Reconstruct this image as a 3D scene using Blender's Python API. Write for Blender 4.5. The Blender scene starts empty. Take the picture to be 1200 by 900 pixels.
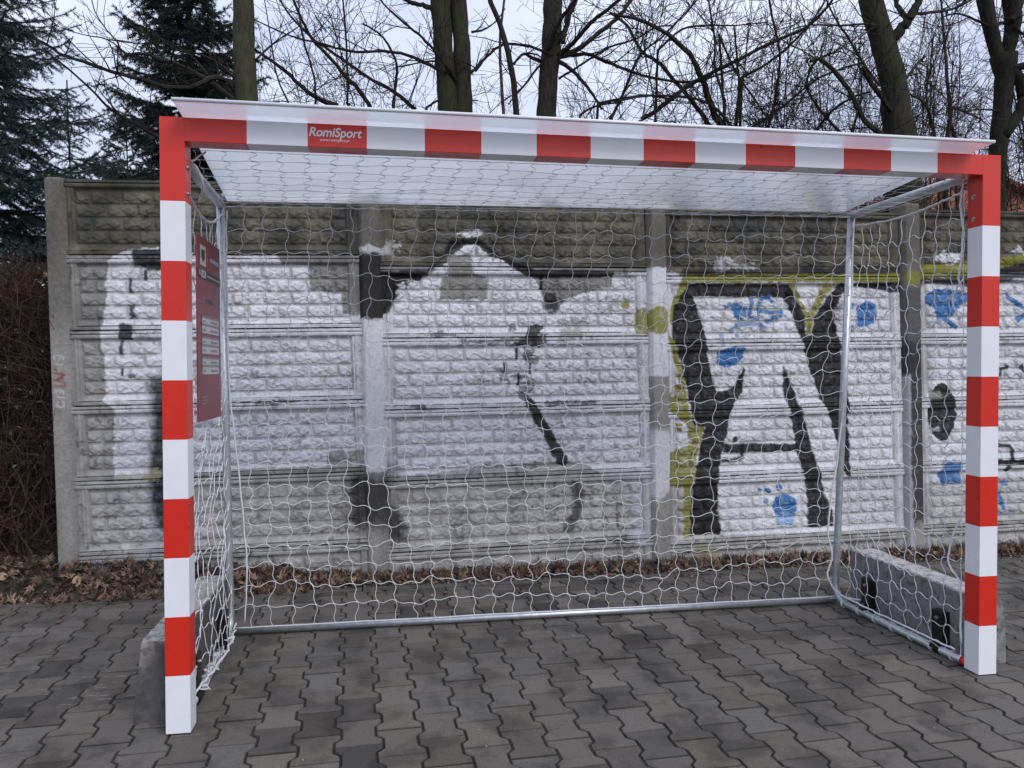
import bpy, math, random
import numpy as np
from mathutils import Vector, Matrix
PI = math.pi
S = bpy.context.scene
COL = S.collection

# ------------------------------------------------------------------ camera
CAM = np.array([0.74728907, -2.74220695, 1.23206607])
CR = np.array([0.987326015632498, -0.15868408176920654, -0.0025886383138703038])
CU = np.array([0.00545827048236756, 0.01765076840816595, 0.9998293142621606])
CF = np.array([0.1586113052042558, 0.98717162265113, -0.018293203484828918])
FOC = 905.75 / 1200.0
cam = bpy.data.cameras.new('camera')
cam.sensor_width = 36.0
cam.lens = 36.0 * FOC
cam.clip_end = 2000
cam.clip_start = 0.05
co = bpy.data.objects.new('camera', cam)
COL.objects.link(co)
M = Matrix.Identity(4)
for i in range(3):
    M[i][0], M[i][1], M[i][2], M[i][3] = CR[i], CU[i], -CF[i], CAM[i]
co.matrix_world = M
S.camera = co

def survey(px, py):
    """direction of a sight line read off the photograph"""
    return CF + CR * ((px - 600) / 905.75) + CU * ((450 - py) / 905.75)
def at(px, py, d):
    return CAM + survey(px, py) * d
def on_y(px, py, Y):
    d = survey(px, py)
    return CAM + d * (Y - CAM[1]) / d[1]

# ------------------------------------------------------------------ noise
def _hash(ix, iy, seed):
    h = (ix.astype(np.int64) * 374761393 + iy.astype(np.int64) * 668265263 + seed * 1442695041) & 0x7fffffff
    h = ((h ^ (h >> 13)) * 1274126177) & 0x7fffffff
    return ((h ^ (h >> 16)) & 0xffff) / 65535.0
def vnoise(x, y, seed=0):
    x = np.asarray(x, float); y = np.asarray(y, float)
    ix = np.floor(x); iy = np.floor(y)
    fx = x - ix; fy = y - iy
    fx = fx * fx * (3 - 2 * fx); fy = fy * fy * (3 - 2 * fy)
    a = _hash(ix, iy, seed); b = _hash(ix + 1, iy, seed)
    c = _hash(ix, iy + 1, seed); d = _hash(ix + 1, iy + 1, seed)
    return (a * (1 - fx) + b * fx) * (1 - fy) + (c * (1 - fx) + d * fx) * fy
def fbm(x, y, seed=0, o=4):
    s = 0; a = .5; n = 0
    for k in range(o):
        s = s + a * vnoise(x * 2 ** k, y * 2 ** k, seed + k * 17); n += a; a *= .5
    return s / n
def sstep(a, b, x):
    t = np.clip((x - a) / (b - a), 0, 1)
    return t * t * (3 - 2 * t)

# ------------------------------------------------------------------ mesh builder
class MB:
    def __init__(self):
        self.v = []; self.f = []; self.m = []; self.c = []
    def add(self, verts, faces, mat=0, col=None):
        b = len(self.v)
        self.v.extend([tuple(p) for p in verts])
        if col is not None:
            self.c.extend([col] * len(verts))
        for f in faces:
            self.f.append(tuple(i + b for i in f)); self.m.append(mat)
    def box(self, lo, hi, mat=0, bev=0.0, col=None):
        x0, y0, z0 = lo; x1, y1, z1 = hi
        if bev <= 0:
            v = [(x0,y0,z0),(x1,y0,z0),(x1,y1,z0),(x0,y1,z0),(x0,y0,z1),(x1,y0,z1),(x1,y1,z1),(x0,y1,z1)]
            f = [(0,3,2,1),(4,5,6,7),(0,1,5,4),(1,2,6,5),(2,3,7,6),(3,0,4,7)]
            self.add(v, f, mat, col); return
        import bmesh
        bm = bmesh.new()
        bmesh.ops.create_cube(bm, size=1.0)
        for q in bm.verts:
            q.co = Vector(((x0+x1)/2 + q.co.x*(x1-x0), (y0+y1)/2 + q.co.y*(y1-y0), (z0+z1)/2 + q.co.z*(z1-z0)))
        bmesh.ops.bevel(bm, geom=list(bm.edges), offset=bev, segments=2, affect='EDGES', profile=0.5)
        bm.verts.index_update()
        self.add([q.co[:] for q in bm.verts], [[q.index for q in f.verts] for f in bm.faces], mat, col)
        bm.free()
    def tube(self, pts, rad, n=6, mat=0, cap=True, col=None):
        pts = [np.asarray(p, float) for p in pts]
        k = len(pts)
        if np.isscalar(rad): rad = [rad] * k
        vs = []; ref = None
        for i in range(k):
            t = pts[min(i+1, k-1)] - pts[max(i-1, 0)]
            t = t / (np.linalg.norm(t) + 1e-12)
            if ref is None:
                ref = np.array([0, 0, 1.0]) if abs(t[2]) < .9 else np.array([1.0, 0, 0])
            a = np.cross(t, ref); a /= (np.linalg.norm(a) + 1e-12)
            b = np.cross(a, t); ref = b
            for j in range(n):
                th = 2 * PI * j / n
                vs.append(pts[i] + (a * math.cos(th) + b * math.sin(th)) * rad[i])
        fs = []
        for i in range(k - 1):
            for j in range(n):
                j2 = (j + 1) % n
                fs.append((i*n+j, i*n+j2, (i+1)*n+j2, (i+1)*n+j))
        if cap:
            fs.append(tuple(range(n))[::-1]); fs.append(tuple((k-1)*n + j for j in range(n)))
        self.add(vs, fs, mat, col)
    def build(self, name, mats, parent=None, smooth=False, cname=None):
        me = bpy.data.meshes.new(name)
        off = np.zeros(3)
        if parent is not None:
            off = np.array(world_loc(parent))
        v = np.array(self.v, float) - off
        me.from_pydata(v.tolist(), [], self.f)
        if not isinstance(mats, (list, tuple)): mats = [mats]
        for q in mats: me.materials.append(q)
        me.polygons.foreach_set('material_index', self.m)
        if smooth:
            me.polygons.foreach_set('use_smooth', [True] * len(self.f))
        if self.c:
            at_ = me.color_attributes.new('tint', 'FLOAT_COLOR', 'POINT')
            cc = np.ones((len(self.v), 4), np.float32); cc[:, :3] = np.array(self.c, np.float32)
            at_.data.foreach_set('color', cc.ravel())
        me.update()
        o = bpy.data.objects.new(name, me)
        COL.objects.link(o)
        if parent is not None: o.parent = parent
        return o
def world_loc(o):
    p = np.zeros(3)
    while o is not None:
        p += np.array(o.location); o = o.parent
    return p
def raw_mesh(name, v, f, mats, parent=None, color=None, smooth=True):
    """big grids straight from numpy: v (n,3), f (m,4) or (m,3)"""
    me = bpy.data.meshes.new(name)
    if parent is not None: v = v - world_loc(parent)
    n, k = f.shape
    me.vertices.add(len(v)); me.vertices.foreach_set('co', v.astype(np.float32).ravel())
    me.loops.add(n * k); me.loops.foreach_set('vertex_index', f.astype(np.int32).ravel())
    me.polygons.add(n); me.polygons.foreach_set('loop_start', np.arange(0, n * k, k, dtype=np.int32))
    me.polygons.foreach_set('use_smooth', np.full(n, smooth))
    me.update(calc_edges=True)
    if not isinstance(mats, (list, tuple)): mats = [mats]
    for q in mats: me.materials.append(q)
    if color is not None:
        a = me.color_attributes.new('tint', 'FLOAT_COLOR', 'POINT')
        c = np.ones((len(v), 4), np.float32); c[:, :3] = color
        a.data.foreach_set('color', c.ravel())
    me.validate()
    o = bpy.data.objects.new(name, me); COL.objects.link(o)
    if parent is not None: o.parent = parent
    return o
def thing(name, label, cat, loc=(0,0,0), group=None):
    o = bpy.data.objects.new(name, None); COL.objects.link(o)
    o.empty_display_size = .1
    o.location = loc; o['label'] = label; o['category'] = cat
    if group: o['group'] = group
    return o

# ------------------------------------------------------------------ materials
def new_mat(name):
    m = bpy.data.materials.new(name); m.use_nodes = True
    nt = m.node_tree
    return m, nt, nt.nodes['Principled BSDF']
def N(nt, t, **kw):
    n = nt.nodes.new(t)
    for k, v in kw.items(): setattr(n, k, v)
    return n
def ramp(nt, fac, stops):
    r = N(nt, 'ShaderNodeValToRGB')
    e = r.color_ramp.elements
    while len(e) < len(stops): e.new(.5)
    for q, (p, c) in zip(e, stops):
        q.position = p; q.color = (c, c, c, 1) if np.isscalar(c) else (*c, 1)
    nt.links.new(fac, r.inputs[0]); return r.outputs[0]
def noise(nt, vec, scale, detail=4, rough=.6):
    n = N(nt, 'ShaderNodeTexNoise'); n.inputs['Scale'].default_value = scale
    n.inputs['Detail'].default_value = detail; n.inputs['Roughness'].default_value = rough
    if vec is not None: nt.links.new(vec, n.inputs['Vector'])
    return n.outputs['Fac']
def mixc(nt, fac, a, b, mode='MIX'):
    m = N(nt, 'ShaderNodeMix', data_type='RGBA', blend_type=mode)
    for sock, val in ((m.inputs[0], fac), (m.inputs[6], a), (m.inputs[7], b)):
        if hasattr(val, 'is_linked'): nt.links.new(val, sock)
        elif isinstance(val, (int, float)): sock.default_value = val
        else: sock.default_value = (*val, 1)
    return m.outputs[2]
def bump(nt, bs, h, strength=.3, dist=.01):
    b = N(nt, 'ShaderNodeBump'); b.inputs['Strength'].default_value = strength
    b.inputs['Distance'].default_value = dist
    nt.links.new(h, b.inputs['Height']); nt.links.new(b.outputs[0], bs.inputs['Normal'])
def wpos(nt):
    return N(nt, 'ShaderNodeNewGeometry').outputs['Position']
def simple(name, col, rough=.5, metal=0., var=.12, scale=20, bmp=0., bscale=200, spec=.5):
    m, nt, bs = new_mat(name)
    p = wpos(nt)
    f = noise(nt, p, scale)
    a = tuple(c * (1 - var) for c in col); b = tuple(min(1, c * (1 + var)) for c in col)
    nt.links.new(mixc(nt, ramp(nt, f, [(.3, 0.), (.7, 1.)]), a, b), bs.inputs['Base Color'])
    bs.inputs['Roughness'].default_value = rough; bs.inputs['Metallic'].default_value = metal
    bs.inputs['Specular IOR Level'].default_value = spec
    if bmp: bump(nt, bs, noise(nt, p, bscale), bmp, .004)
    return m
def tinted(name, rough=.85, scale=60, var=.25, bmp=.3, bscale=300, extra=None, spec=.3, trans=0.):
    m, nt, bs = new_mat(name)
    p = wpos(nt)
    at_ = N(nt, 'ShaderNodeAttribute', attribute_name='tint')
    v = ramp(nt, noise(nt, p, scale, 6, .65), [(.25, 1 - var), (.75, 1 + var * .6)])
    c = mixc(nt, 1., at_.outputs['Color'], v, 'MULTIPLY')
    if extra: c = extra(nt, p, c)
    nt.links.new(c, bs.inputs['Base Color'])
    bs.inputs['Roughness'].default_value = rough
    bs.inputs['Specular IOR Level'].default_value = spec
    if bmp: bump(nt, bs, noise(nt, p, bscale, 5, .7), bmp, .004)
    return m

def painted(name, col):
    m, nt, bs = new_mat(name)
    p = wpos(nt)
    f = ramp(nt, noise(nt, p, 9, 5, .6), [(.3, 0.), (.75, 1.)])
    c = mixc(nt, f, tuple(q * .93 for q in col), col)
    g = ramp(nt, noise(nt, p, 160, 2, .5), [(.70, 0.), (.76, 1.)])
    sp = N(nt, 'ShaderNodeSeparateXYZ'); nt.links.new(p, sp.inputs[0])
    low = N(nt, 'ShaderNodeMapRange'); low.inputs[1].default_value = .0; low.inputs[2].default_value = .5
    low.inputs[3].default_value = .7; low.inputs[4].default_value = .10
    nt.links.new(sp.outputs[2], low.inputs[0])
    mm = N(nt, 'ShaderNodeMath', operation='MULTIPLY'); nt.links.new(g, mm.inputs[0]); nt.links.new(low.outputs[0], mm.inputs[1])
    c = mixc(nt, mm.outputs[0], c, tuple(q * .55 + .03 for q in col))
    nt.links.new(c, bs.inputs['Base Color'])
    r = ramp(nt, noise(nt, p, 25), [(.3, .26), (.8, .42)])
    nt.links.new(r, bs.inputs['Roughness'])
    bump(nt, bs, noise(nt, p, 700, 2), .03, .002)
    return m
MAT_RED = painted('red film', (.63, .024, .010))
MAT_WHITE = painted('white film', (.80, .805, .84))
MAT_ZINC = simple('galvanised steel', (.50, .53, .55), .42, .75, .18, 30, .12, 120)
MAT_ROPE = simple('net cord', (.66, .66, .67), .8, 0, .10, 60)
MAT_BLACK = simple('black coated steel', (.012, .012, .013), .40, .2, .3, 40, .1, 150)
MAT_BOLT = simple('bolt steel', (.45, .45, .46), .35, .9, .2, 60)
MAT_LETTER = simple('white lettering', (.78, .78, .78), .5, 0, .03)
MAT_GREYLET = simple('pale lettering', (.55, .42, .42), .5, 0, .03)

# multiwall roof sheet
m, nt, bs = new_mat('multiwall plastic'); MAT_ROOF = m
p = wpos(nt)
w = N(nt, 'ShaderNodeTexWave'); w.bands_direction = 'Y'; w.inputs['Scale'].default_value = 30
w.inputs['Distortion'].default_value = .15
nt.links.new(p, w.inputs['Vector'])
dirt = ramp(nt, noise(nt, p, 3.5, 5, .6), [(.3, 0.), (.75, 1.)])
c = mixc(nt, dirt, (.70, .72, .78), (.80, .81, .84))
c = mixc(nt, ramp(nt, w.outputs['Fac'], [(0., .16), (.35, 0.)]), c, (.55, .57, .62))
nt.links.new(c, bs.inputs['Base Color'])
bs.inputs['Roughness'].default_value = .6
bs.inputs['Specular IOR Level'].default_value = 0.
tr = N(nt, 'ShaderNodeBsdfTranslucent'); tr.inputs[0].default_value = (.92, .93, .95, 1)
mx = N(nt, 'ShaderNodeMixShader'); mx.inputs[0].default_value = .88
nt.links.new(bs.outputs[0], mx.inputs[1]); nt.links.new(tr.outputs[0], mx.inputs[2])
gl = N(nt, 'ShaderNodeBsdfGlossy'); gl.inputs['Roughness'].default_value = .13
gl.inputs['Anisotropy'].default_value = .85
tg_ = N(nt, 'ShaderNodeCombineXYZ'); tg_.inputs[1].default_value = 1.
nt.links.new(tg_.outputs[0], gl.inputs['Tangent'])
fr_ = N(nt, 'ShaderNodeFresnel'); fr_.inputs['IOR'].default_value = 1.55
geo_ = N(nt, 'ShaderNodeNewGeometry'); inv = N(nt, 'ShaderNodeMath', operation='SUBTRACT'); inv.inputs[0].default_value = 1.
nt.links.new(geo_.outputs['Backfacing'], inv.inputs[1]); frm = N(nt, 'ShaderNodeMath', operation='MULTIPLY')
om = N(nt, 'ShaderNodeMath', operation='SUBTRACT'); om.inputs[0].default_value = 1.; nt.links.new(fr_.outputs[0], om.inputs[1])
pw = N(nt, 'ShaderNodeMath', operation='POWER'); nt.links.new(om.outputs[0], pw.inputs[0]); pw.inputs[1].default_value = 4.5
om2 = N(nt, 'ShaderNodeMath', operation='SUBTRACT'); om2.inputs[0].default_value = 1.; nt.links.new(pw.outputs[0], om2.inputs[1])
nt.links.new(om2.outputs[0], frm.inputs[0]); nt.links.new(inv.outputs[0], frm.inputs[1])
m3 = N(nt, 'ShaderNodeMixShader'); nt.links.new(frm.outputs[0], m3.inputs[0])
nt.links.new(mx.outputs[0], m3.inputs[1]); nt.links.new(gl.outputs[0], m3.inputs[2])
nt.links.new(m3.outputs[0], nt.nodes['Material Output'].inputs['Surface'])


MAT_FENCE = tinted('weathered precast concrete', .9, 45, .22, .35, 260, None, .18)
def bark(name, a, b):
    m, nt, bs = new_mat(name)
    p = wpos(nt)
    mp = N(nt, 'ShaderNodeMapping'); mp.inputs['Scale'].default_value = (1, 1, .22)
    nt.links.new(p, mp.inputs[0])
    f = noise(nt, mp.outputs[0], 45, 6, .7)
    g = noise(nt, p, 3.0, 3)
    c = mixc(nt, ramp(nt, f, [(.35, 0.), (.65, 1.)]), a, b)
    c = mixc(nt, ramp(nt, g, [(.45, 0.), (.7, .6)]), c, tuple(q * k for q, k in zip(b, (.8, 1.15, .6))))
    nt.links.new(c, bs.inputs['Base Color']); bs.inputs['Roughness'].default_value = .95
    bs.inputs['Specular IOR Level'].default_value = .15
    bump(nt, bs, f, .8, .02)
    return m
MAT_BARK_OLIVE = bark('olive bark', (.032, .030, .021), (.075, .070, .046))
MAT_BARK_DARK = bark('dark bark', (.018, .016, .013), (.055, .050, .038))
MAT_BARK_BLACK = bark('blackish bark', (.012, .011, .010), (.036, .032, .027))
MAT_TWIG = simple('twig bark', (.030, .025, .022), .9, 0, .4, 8, 0, 1, .1)
MAT_TWIG_BROWN = simple('brown twig bark', (.062, .046, .036), .9, 0, .4, 10, 0, 1, .1)
MAT_HEDGE = simple('hedge twig bark', (.055, .034, .025), .9, 0, .4, 10, 0, 1, .1)
MAT_NEEDLE = simple('spruce needles', (.032, .048, .038), .6, 0, .5, 4, 0, 1, .3)
MAT_NEEDLE_BLUE = simple('blue green needles', (.042, .064, .062), .6, 0, .5, 5, 0, 1, .3)
MAT_LEAF = tinted('dry leaves', .8, 40, .3, .2, 120)
MAT_GREENLEAF = simple('green leaves', (.045, .075, .028), .5, 0, .4, 6)

# ------------------------------------------------------------------ world + light
SUN_EL, SUN_AZ = math.radians(37), math.radians(152)
wd = bpy.data.worlds.new('World'); S.world = wd; wd.use_nodes = True
nt = wd.node_tree
bg = nt.nodes['Background']
sky = N(nt, 'ShaderNodeTexSky'); sky.sky_type = 'NISHITA'; sky.sun_disc = False
sky.sun_elevation = SUN_EL; sky.sun_rotation = SUN_AZ
sky.air_density = 1.2; sky.dust_density = 3.0; sky.ozone_density = 1.5
tc = N(nt, 'ShaderNodeTexCoord')
mp = N(nt, 'ShaderNodeMapping'); mp.inputs['Scale'].default_value = (1.2, 1.2, 3.0)
nt.links.new(tc.outputs['Generated'], mp.inputs[0])
cl = noise(nt, mp.outputs[0], 2.2, 6, .55)
cloud = mixc(nt, ramp(nt, cl, [(.35, 0.), (.68, 1.)]), (4.5, 5.0, 6.8), (6.3, 6.7, 8.05))
sp = N(nt, 'ShaderNodeSeparateXYZ'); nt.links.new(tc.outputs['Generated'], sp.inputs[0])
mr = N(nt, 'ShaderNodeMapRange'); mr.inputs[1].default_value = 0.; mr.inputs[2].default_value = 1.
mr.inputs[3].default_value = .92; mr.inputs[4].default_value = 1.75
nt.links.new(sp.outputs[2], mr.inputs[0])
vm = N(nt, 'ShaderNodeVectorMath', operation='SCALE')
nt.links.new(cloud, vm.inputs[0]); nt.links.new(mr.outputs[0], vm.inputs['Scale'])
nt.links.new(mixc(nt, .88, sky.outputs[0], vm.outputs[0]), bg.inputs['Color'])
bg.inputs['Strength'].default_value = .105
sl = bpy.data.lights.new('sun', 'SUN'); sl.energy = 1.1; sl.angle = math.radians(25); sl.color = (1, .97, .93)
so = bpy.data.objects.new('sun', sl); COL.objects.link(so)
sd = Vector((math.sin(SUN_AZ) * math.cos(SUN_EL), math.cos(SUN_AZ) * math.cos(SUN_EL), math.sin(SUN_EL)))
so.rotation_euler = sd.to_track_quat('Z', 'Y').to_euler()
so.location = (0, -5, 12)
S.view_settings.view_transform = 'Standard'
S.view_settings.look = 'None'
S.view_settings.exposure = 0.34
S.view_settings.gamma = 1.0
S.view_settings.use_curve_mapping = False

# ------------------------------------------------------------------ ground, paving, verge
m, nt, bs = new_mat('soil'); MAT_SOIL = m
p = wpos(nt)
f1 = ramp(nt, noise(nt, p, 7, 6, .7), [(.35, 0.), (.65, 1.)])
c = mixc(nt, f1, (.030, .027, .020), (.062, .055, .040))
f2 = ramp(nt, noise(nt, p, 9, 5, .7), [(.48, 0.), (.66, .7)])
c = mixc(nt, f2, c, (.036, .038, .019))
nt.links.new(c, bs.inputs['Base Color']); bs.inputs['Roughness'].default_value = .95
bump(nt, bs, noise(nt, p, 90, 6, .7), .7, .02)

mb = MB(); mb.add([(-400,-400,-.06),(400,-400,-.06),(400,400,-.06),(-400,400,-.06)], [(0,1,2,3)])
g = mb.build('ground', MAT_SOIL); g['kind'] = 'structure'

rng = random.Random(5)
ANG = math.radians(2.4)
CW, CL_, AM = .137, .185, .0115
ev = np.array([math.cos(ANG), math.sin(ANG)]); el = np.array([-math.sin(ANG), math.cos(ANG)])
prof = [(q_ * CL_ / .2, a_) for q_, a_ in [(0., AM), (.0375, AM), (.0625, -AM), (.1375, -AM), (.1625, AM), (.2, AM)]]
outline = [(CW/2 + a, y) for y, a in prof] + [(-CW/2 - a, y) for y, a in prof[::-1]]
def inset(poly, d):
    out = []
    n = len(poly)
    for i in range(n):
        p0 = np.array(poly[i-1]); p1 = np.array(poly[i]); p2 = np.array(poly[(i+1) % n])
        e1 = (p1-p0)/np.linalg.norm(p1-p0); e2 = (p2-p1)/np.linalg.norm(p2-p1)
        n1 = np.array([-e1[1], e1[0]]); n2 = np.array([-e2[1], e2[0]])
        k = (n1+n2); k = k/(1+n1@n2)
        out.append(p1 + k*d)
    return out
o1 = inset(outline, .0036); o2 = inset(outline, .0062)
P0 = np.array([0.172, -0.29])
pv = []; pf = []; pc = []
nO = len(outline)
YK = 1.625
for ci in range(-76, 104):
    for ri in range(-29, 15):
        c0 = P0 + ev * (ci + .5) * CW + el * (ri + .5 * (ci % 2)) * CL_
        cen = c0 + el * CL_ / 2
        if not (-8.5 < cen[0] < 11 and -4.6 < cen[1] < YK + .12): continue
        tz = rng.gauss(0, .0012); tx = rng.gauss(0, .006); ty = rng.gauss(0, .006)
        base = .124 * (1 + rng.gauss(0, .10))
        if rng.random() < .13: base *= rng.uniform(.5, .8)
        hue = rng.gauss(0, .02)
        col = (base * (1.12 + hue), base * (1.0), base * (.85 - hue))
        b = len(pv)
        for ring, z in ((o1, -.05), (o1, -.0045), (o2, 0.)):
            for q in ring:
                w2 = c0 + ev * q[0] + el * q[1]
                yy = min(w2[1], YK - .004)
                pv.append((w2[0], yy, z + tz + tx * q[0] + ty * (q[1] - .1)))
                pc.append(col if z == 0. else tuple(q_ * k_ for q_, k_ in zip(col, (.40, .41, .38))))
        for L in range(2):
            for i in range(nO):
                j = (i + 1) % nO
                pf.append((b + L*nO + i, b + L*nO + j, b + (L+1)*nO + j, b + (L+1)*nO + i))
        t = b + 2*nO
        pf.append((t+0, t+1, t+10, t+11)); pf.append((t+1, t+2, t+9, t+10)); pf.append((t+2, t+3, t+8, t+9))
        pf.append((t+3, t+4, t+7, t+8)); pf.append((t+4, t+5, t+6, t+7))
def pave_extra(nt, p, c):
    d = ramp(nt, noise(nt, p, 4.2, 5, .62), [(.40, .62), (.52, 1.05)])
    c = mixc(nt, 1., c, d, 'MULTIPLY')
    sp2 = ramp(nt, noise(nt, p, 420, 2, .5), [(.35, .75), (.66, 1.), (.74, 1.5)])
    c = mixc(nt, 1., c, sp2, 'MULTIPLY')
    ms = ramp(nt, noise(nt, p, 9, 5, .7), [(.56, 0.), (.72, .45)])
    c = mixc(nt, ms, c, (.042, .046, .026))
    # pale scrape marks by the left ballast block
    mpp = N(nt, 'ShaderNodeMapping'); mpp.inputs['Rotation'].default_value = (0, 0, math.radians(-38))
    mpp.inputs['Scale'].default_value = (12, 38, 1)
    nt.links.new(p, mpp.inputs[0])
    sc = ramp(nt, noise(nt, mpp.outputs[0], 1., 5, .7), [(.56, 0.), (.64, 1.)])
    dv = N(nt, 'ShaderNodeVectorMath', operation='DISTANCE'); dv.inputs[1].default_value = (-.33, .45, 0)
    nt.links.new(p, dv.inputs[0])
    dm = ramp(nt, dv.outputs['Value'], [(.10, .45), (.34, 0.)])
    mu = N(nt, 'ShaderNodeMath', operation='MULTIPLY'); nt.links.new(sc, mu.inputs[0]); nt.links.new(dm, mu.inputs[1])
    return mixc(nt, mu.outputs[0], c, (.36, .36, .35))
MAT_PAVE = tinted('concrete pavers', .8, 120, .3, .45, 350, pave_extra, .35)
me = bpy.data.meshes.new('paving'); me.from_pydata(pv, [], pf)
a_ = me.color_attributes.new('tint', 'FLOAT_COLOR', 'POINT')
cc = np.ones((len(pv), 4), np.float32); cc[:, :3] = np.array(pc); a_.data.foreach_set('color', cc.ravel())
me.materials.append(MAT_PAVE)
o = bpy.data.objects.new('paving', me); COL.objects.link(o); o['kind'] = 'structure'
# joint filling between the stones
m, nt, bs = new_mat('mossy joint sand')
p = wpos(nt)
c = mixc(nt, ramp(nt, noise(nt, p, 5, 5, .6), [(.35, 0.), (.65, 1.)]), (.013, .012, .009), (.022, .023, .013))
nt.links.new(c, bs.inputs['Base Color']); bs.inputs['Roughness'].default_value = 1
mb = MB(); mb.add([(-8.4,-4.5,-.0058),(10.9,-4.5,-.0058),(10.9,YK,-.0058),(-8.4,YK,-.0058)], [(0,1,2,3)])
o = mb.build('paving_joints', m); o['kind'] = 'structure'
# flush concrete edging
MAT_EDGE = simple('edging concrete', (.075, .073, .062), .9, 0, .4, 14, .4, 200)
mb = MB()
x = -8.4
while x < 10.8:
    mb.box((x + .003, YK + .002, -.1), (x + .997, YK + .058, .006 + rng.gauss(0, .002)), 0, .006); x += 1.0
o = mb.build('kerb', MAT_EDGE); o['kind'] = 'structure'
# verge with a low bank of soil under the leaves
YF = 1.916                                    # front face of the fence panels
def bank(x, y):
    k = sstep(YK + .05, YF, y)
    hx = .108 * sstep(.8, -.9, x) + .004
    far = sstep(YF, YF + .25, y)
    return .0 + k * hx * (1 - .3 * far) - .05 * far * sstep(-1.1, -.9, x)
gx = np.linspace(-8.4, 10.9, 500); gy = np.concatenate([np.linspace(YK + .06, YF + .3, 28), [3, 5, 9, 16, 30]])
X, Y = np.meshgrid(gx, gy)
Z = bank(X, Y) + .018 * (fbm(X * 7, Y * 7, 3) - .5) * sstep(YK + .05, YK + .12, Y)
v = np.stack([X.ravel(), Y.ravel(), Z.ravel()], 1)
ny, nx = X.shape
idx = np.arange(nx * ny).reshape(ny, nx)
f = np.stack([idx[:-1,:-1].ravel(), idx[:-1,1:].ravel(), idx[1:,1:].ravel(), idx[1:,:-1].ravel()], 1)
o = raw_mesh('verge_soil', v, f, MAT_SOIL); o['kind'] = 'structure'

# ------------------------------------------------------------------ fence
# every mark on the concrete in wall coordinates (X, Z), surveyed off the photograph
def wall(poly):
    return np.array([on_y(px, py, YF)[[0, 2]] for px, py in poly])
def inside(P, x, z):
    r = np.zeros(x.shape, bool)
    n = len(P)
    for i in range(n):
        x0, z0 = P[i-1]; x1, z1 = P[i]
        if z0 == z1: continue
        c = (z0 > z) != (z1 > z)
        xi = x0 + (z - z0) * (x1 - x0) / (z1 - z0)
        r ^= c & (x < xi)
    return r
def cover(P, x, z, jag=.008, soft=0., seed=0):
    lo = P.min(0) - .1 - soft * 2; hi = P.max(0) + .1 + soft * 2
    out = np.zeros(x.shape)
    k = (x > lo[0]) & (x < hi[0]) & (z > lo[1]) & (z < hi[1])
    if not k.any(): return out
    xs = x[k] + jag * ((fbm(x[k]*28, z[k]*28, seed, 3) - .5) * 3 + (vnoise(x[k]*150, z[k]*150, seed+9) - .5))
    zs = z[k] + jag * ((fbm(x[k]*28, z[k]*28, seed+50, 3) - .5) * 3 + (vnoise(x[k]*150, z[k]*150, seed+59) - .5))
    rg = np.random.RandomState(seed + 1)
    nS = 10 if soft > 0 else 3
    acc = np.zeros(xs.shape)
    for _ in range(nS):
        dx, dz = rg.normal(0, max(soft, .0025), 2)
        acc += inside(P, xs + dx, zs + dz)
    out[k] = acc / nS
    return out
def stroke(pts, w):
    """outline of a brush stroke along pts (px), width w px"""
    pts = [np.array(q, float) for q in pts]
    L = []; R = []
    for i, q in enumerate(pts):
        t = pts[min(i+1, len(pts)-1)] - pts[max(i-1, 0)]
        t /= np.linalg.norm(t); nrm = np.array([-t[1], t[0]]) * w / 2
        L.append(q + nrm); R.append(q - nrm)
    return L + R[::-1]
def ell(cx, cy, rx, ry, n=20):
    return [(cx + rx*math.cos(2*PI*i/n), cy + ry*math.sin(2*PI*i/n)) for i in range(n)]
WHITE = (.66, .662, .69); INK = (.011, .0105, .012); YEL = (.225, .22, .042); BLU = (.035, .15, .37); GREY = (.25, .24, .225); GREY2=(.34,.33,.32)
def z5(ox, oy, k, pts): return [(ox + a / k, oy + b / k) for a, b in pts]
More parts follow.
